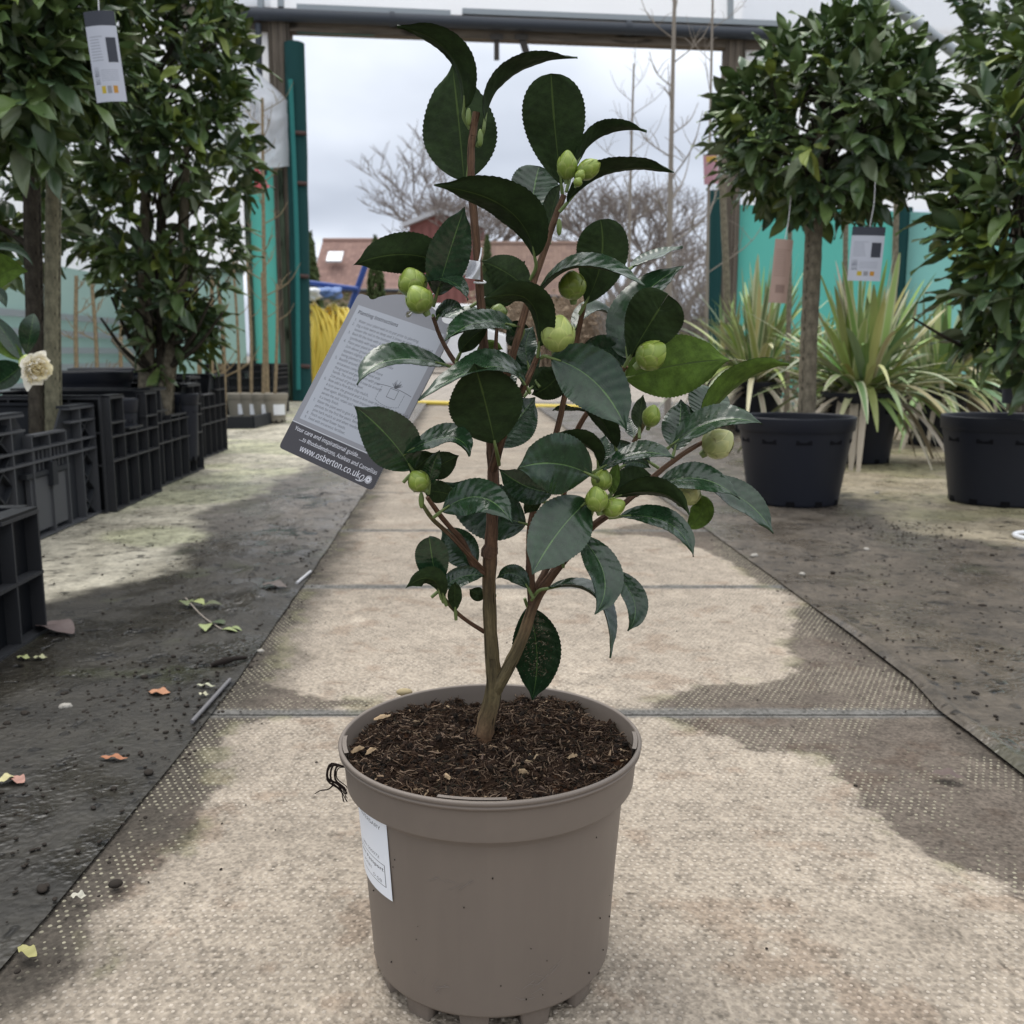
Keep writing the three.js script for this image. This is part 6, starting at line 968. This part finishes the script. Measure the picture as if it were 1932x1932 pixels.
// ================= LITTER ON THE GROUND =================
function fallen(label, x, y, L, w, c, a, lift = 0.004, cat = 'fallen leaf') {
  const p = onGround(x, y, 0.006), g = grid(5, 10, (u, v) => { const s = u * 2 - 1, hw = w / 2 * Math.pow(Math.sin(Math.PI * clamp(v, 0.02, 0.98)), 0.8); return [s * hw, 0.001 + Math.abs(s) * hw * 0.18 + lift * 0.6 * Math.sin(v * 3.1) + 0.0015 * Math.sin(v * 14), (v - 0.5) * L]; }).rotateY(a);
  const m = mesh('fallen_leaf', g, std(c, 0.6, { side: THREE.DoubleSide })); m.position.set(p.x, 0.006, p.z); tag(m, label, cat);
}
const OR = [0.30, 0.12, 0.055], YG = [0.25, 0.27, 0.11], BRN = [0.13, 0.09, 0.08];
fallen('orange fallen leaf beside the black clod, left of the path', 300, 1309, 0.032, 0.02, [0.36, 0.17, 0.09], 1.4); fallen('long orange-red fallen leaf lower left on the dark sheet', 214, 1433, 0.034, 0.010, OR, 1.5); fallen('cream fallen petal at the left edge', 14, 1476, 0.026, 0.014, [0.42, 0.38, 0.2], 2.4, 0.008, 'petal'); fallen('pink fallen petal at the left edge', 33, 1476, 0.024, 0.014, [0.34, 0.18, 0.14], 1.0, 0.006, 'petal');
fallen('pale green fallen leaf under the nearest crate, left one', 44, 1243, 0.026, 0.012, YG, 1.3); fallen('pale green fallen leaf under the nearest crate, right one', 75, 1243, 0.022, 0.014, [0.3, 0.3, 0.17], 1.6); fallen('big crumpled dead leaf beside the nearest crate', 104, 1190, 0.10, 0.05, [0.085, 0.06, 0.056], 1.0, 0.014); fallen('yellowish fallen leaf at the bottom left corner', 52, 1800, 0.024, 0.010, [0.28, 0.26, 0.10], 1.0); fallen('white petal on the wet slab margin, lower left', 148, 1694, 0.014, 0.009, [0.42, 0.40, 0.33], 1.5, 0.003, 'petal'); fallen('pale fallen petal near the slab joint on the left', 384, 1312, 0.016, 0.008, [0.42, 0.40, 0.28], 1.4, 0.003, 'petal'); fallen('dead grey leaf on the muddy strip left of the path', 515, 1108, 0.06, 0.035, [0.10, 0.08, 0.07], 1.3, 0.01); fallen('brown fallen leaf on the damp slab, right side', 1787, 1466, 0.032, 0.018, [0.10, 0.07, 0.06], 1.2, 0.006); fallen('pale leaf by the stick', 388, 1296, 0.03, 0.007, [0.36, 0.36, 0.25], 1.45); 
{ const a = onGround(362, 1362, 0.008), b = onGround(434, 1282, 0.008), m = mesh('stick', rod(a, b, 0.0027, 8), std([0.15, 0.145, 0.15], 0.7)); tag(m, 'short grey stick lying along the left edge of the path', 'stick'); }
{ const a = onGround(560, 1100, 0.008), b = onGround(586, 1078, 0.008), m = mesh('stick', rod(a, b, 0.003, 8), std([0.45, 0.45, 0.46], 0.5)); tag(m, 'pale short stick at the left slab edge farther back', 'stick'); }
{ const m = mesh('bark_twig', tube([onGround(398, 1256, 0.006), onGround(428, 1246, 0.012), onGround(466, 1240, 0.008)], [0.003, 0.006, 0.002], { seg: 10, rad: 6, bump: 0.6 }), std([0.02, 0.016, 0.014], 0.9)); tag(m, 'black bark twig on the wet sheet left of the path', 'twig'); }
{ const p = onGround(375, 1150, 0.006), t = thing('leafy_cutting', 'wilted green cutting with pale leaves on the muddy strip', 'cutting', p); for (const [x, y, L, w, c, a] of [[352, 1140, 0.035, 0.026, [0.10, 0.12, 0.05], 0.4], [372, 1140, 0.035, 0.026, [0.24, 0.27, 0.10], 1.1], [400, 1144, 0.035, 0.026, [0.09, 0.10, 0.05], 1.8], [388, 1186, 0.042, 0.022, [0.25, 0.29, 0.12], 0.3], [412, 1180, 0.04, 0.02, [0.05, 0.07, 0.03], 1.3], [430, 1193, 0.034, 0.014, [0.24, 0.28, 0.12], 1.4], [442, 1190, 0.03, 0.012, [0.2, 0.24, 0.1], 1.2]]) { const q = onGround(x, y, 0.008).sub(p); mesh('leaf', grid(4, 8, (u, v) => { const s = u * 2 - 1, hw = w / 2 * Math.sin(Math.PI * clamp(v, 0.03, 0.97)); return [s * hw, 0.003 + Math.abs(s) * hw * 0.18 + 0.005 * Math.sin(v * 3), (v - 0.5) * L]; }).rotateY(a).translate(q.x, 0, q.z), std(c, 0.55, { side: THREE.DoubleSide }), t); } mesh('stem', rel(tube([onGround(350, 1128, 0.012), onGround(385, 1165, 0.012), onGround(425, 1192, 0.01)], 0.0013, { seg: 10, rad: 5 }), p), M.twig, t); }
const PB = [['small white pebble near the right path edge', 1424, 1048, 0.007], ['small pale pebble on the dark sheet, right of the path edge', 1513, 1083, 0.006], ['tiny white pebble far right on the dark sheet', 1635, 1036, 0.006], ['pale pebble below the round bay pot', 1655, 930, 0.007], ['pinkish pebble left of the orange leaf', 124, 1333, 0.007], ['white gravel bit in front of the mud patch', 492, 1228, 0.004]];
for (const [label, x, y, r] of PB) { const p = onGround(x, y, 0.006), g = new THREE.IcosahedronGeometry(r, 2), q = g.attributes.position; for (let i = 0; i < q.count; i++) { const k = 0.8 + 0.4 * vnoise(q.getX(i) / r * 2 + x, q.getY(i) / r * 2 + q.getZ(i) / r * 1.7, 251); q.setXYZ(i, q.getX(i) * k * 1.2, q.getY(i) * k * 0.7, q.getZ(i) * k); } g.computeVertexNormals(); const m = mesh('pebble', g, std([0.33, 0.31, 0.275], 0.8)); m.position.set(p.x, 0.006, p.z); tag(m, label, 'pebble'); }
{ // crumbs of earth and bark scattered over sheets and slabs
  const gs = []; const crumb = new THREE.IcosahedronGeometry(1, 1); const clusters = [[440, 1180, 0.30], [270, 1290, 0.16], [520, 1060, 0.25], [1800, 1120, 0.5], [1700, 1230, 0.35], [120, 1500, 0.3], [1690, 1000, 0.2], [300, 1430, 0.25], [620, 980, 0.3]];
  for (let i = 0; i < 1900; i++) { let p; if (i < 1500) { const c = clusters[Math.floor(rnd() * clusters.length)], q = onGround(c[0], c[1]); p = V3(q.x + (rnd() + rnd() - 1) * c[2], 0, q.z + (rnd() + rnd() - 1) * c[2] * 1.4); } else p = V3(rr(-1.1, 1.0), 0, -rr(0.45, 2.6)); const onPath = p.x - FX * -p.z > -0.30 && p.x - FX * -p.z < 0.58; if (onPath && rnd() < 0.82) continue; const s = rr(0.0007, 0.0026) * (rnd() < 0.05 ? 2.2 : 1) * (onPath ? 0.5 : 1); gs.push(crumb.clone().scale(s * rr(0.8, 1.8), s * 0.6, s).rotateY(rr(0, 6)).translate(p.x, onPath ? 0.001 : 0.006, p.z)); }
  const m = mesh('earth_crumbs', mergeGeometries(gs), std([0.03, 0.025, 0.021], 0.95)); stuff(m); m.userData.label = 'dark crumbs of earth and bark scattered over the ground sheets';
}
{ const p = onGround(1938, 1012, 0.01), m = mesh('pipe_ring', new THREE.TorusGeometry(0.055, 0.006, 8, 40).rotateX(-Math.PI / 2), M.white); m.position.set(p.x + 0.03, 0.01, p.z); tag(m, 'white plastic ring on the floor at the right edge', 'ring'); }
renderer.render(scene, camera);
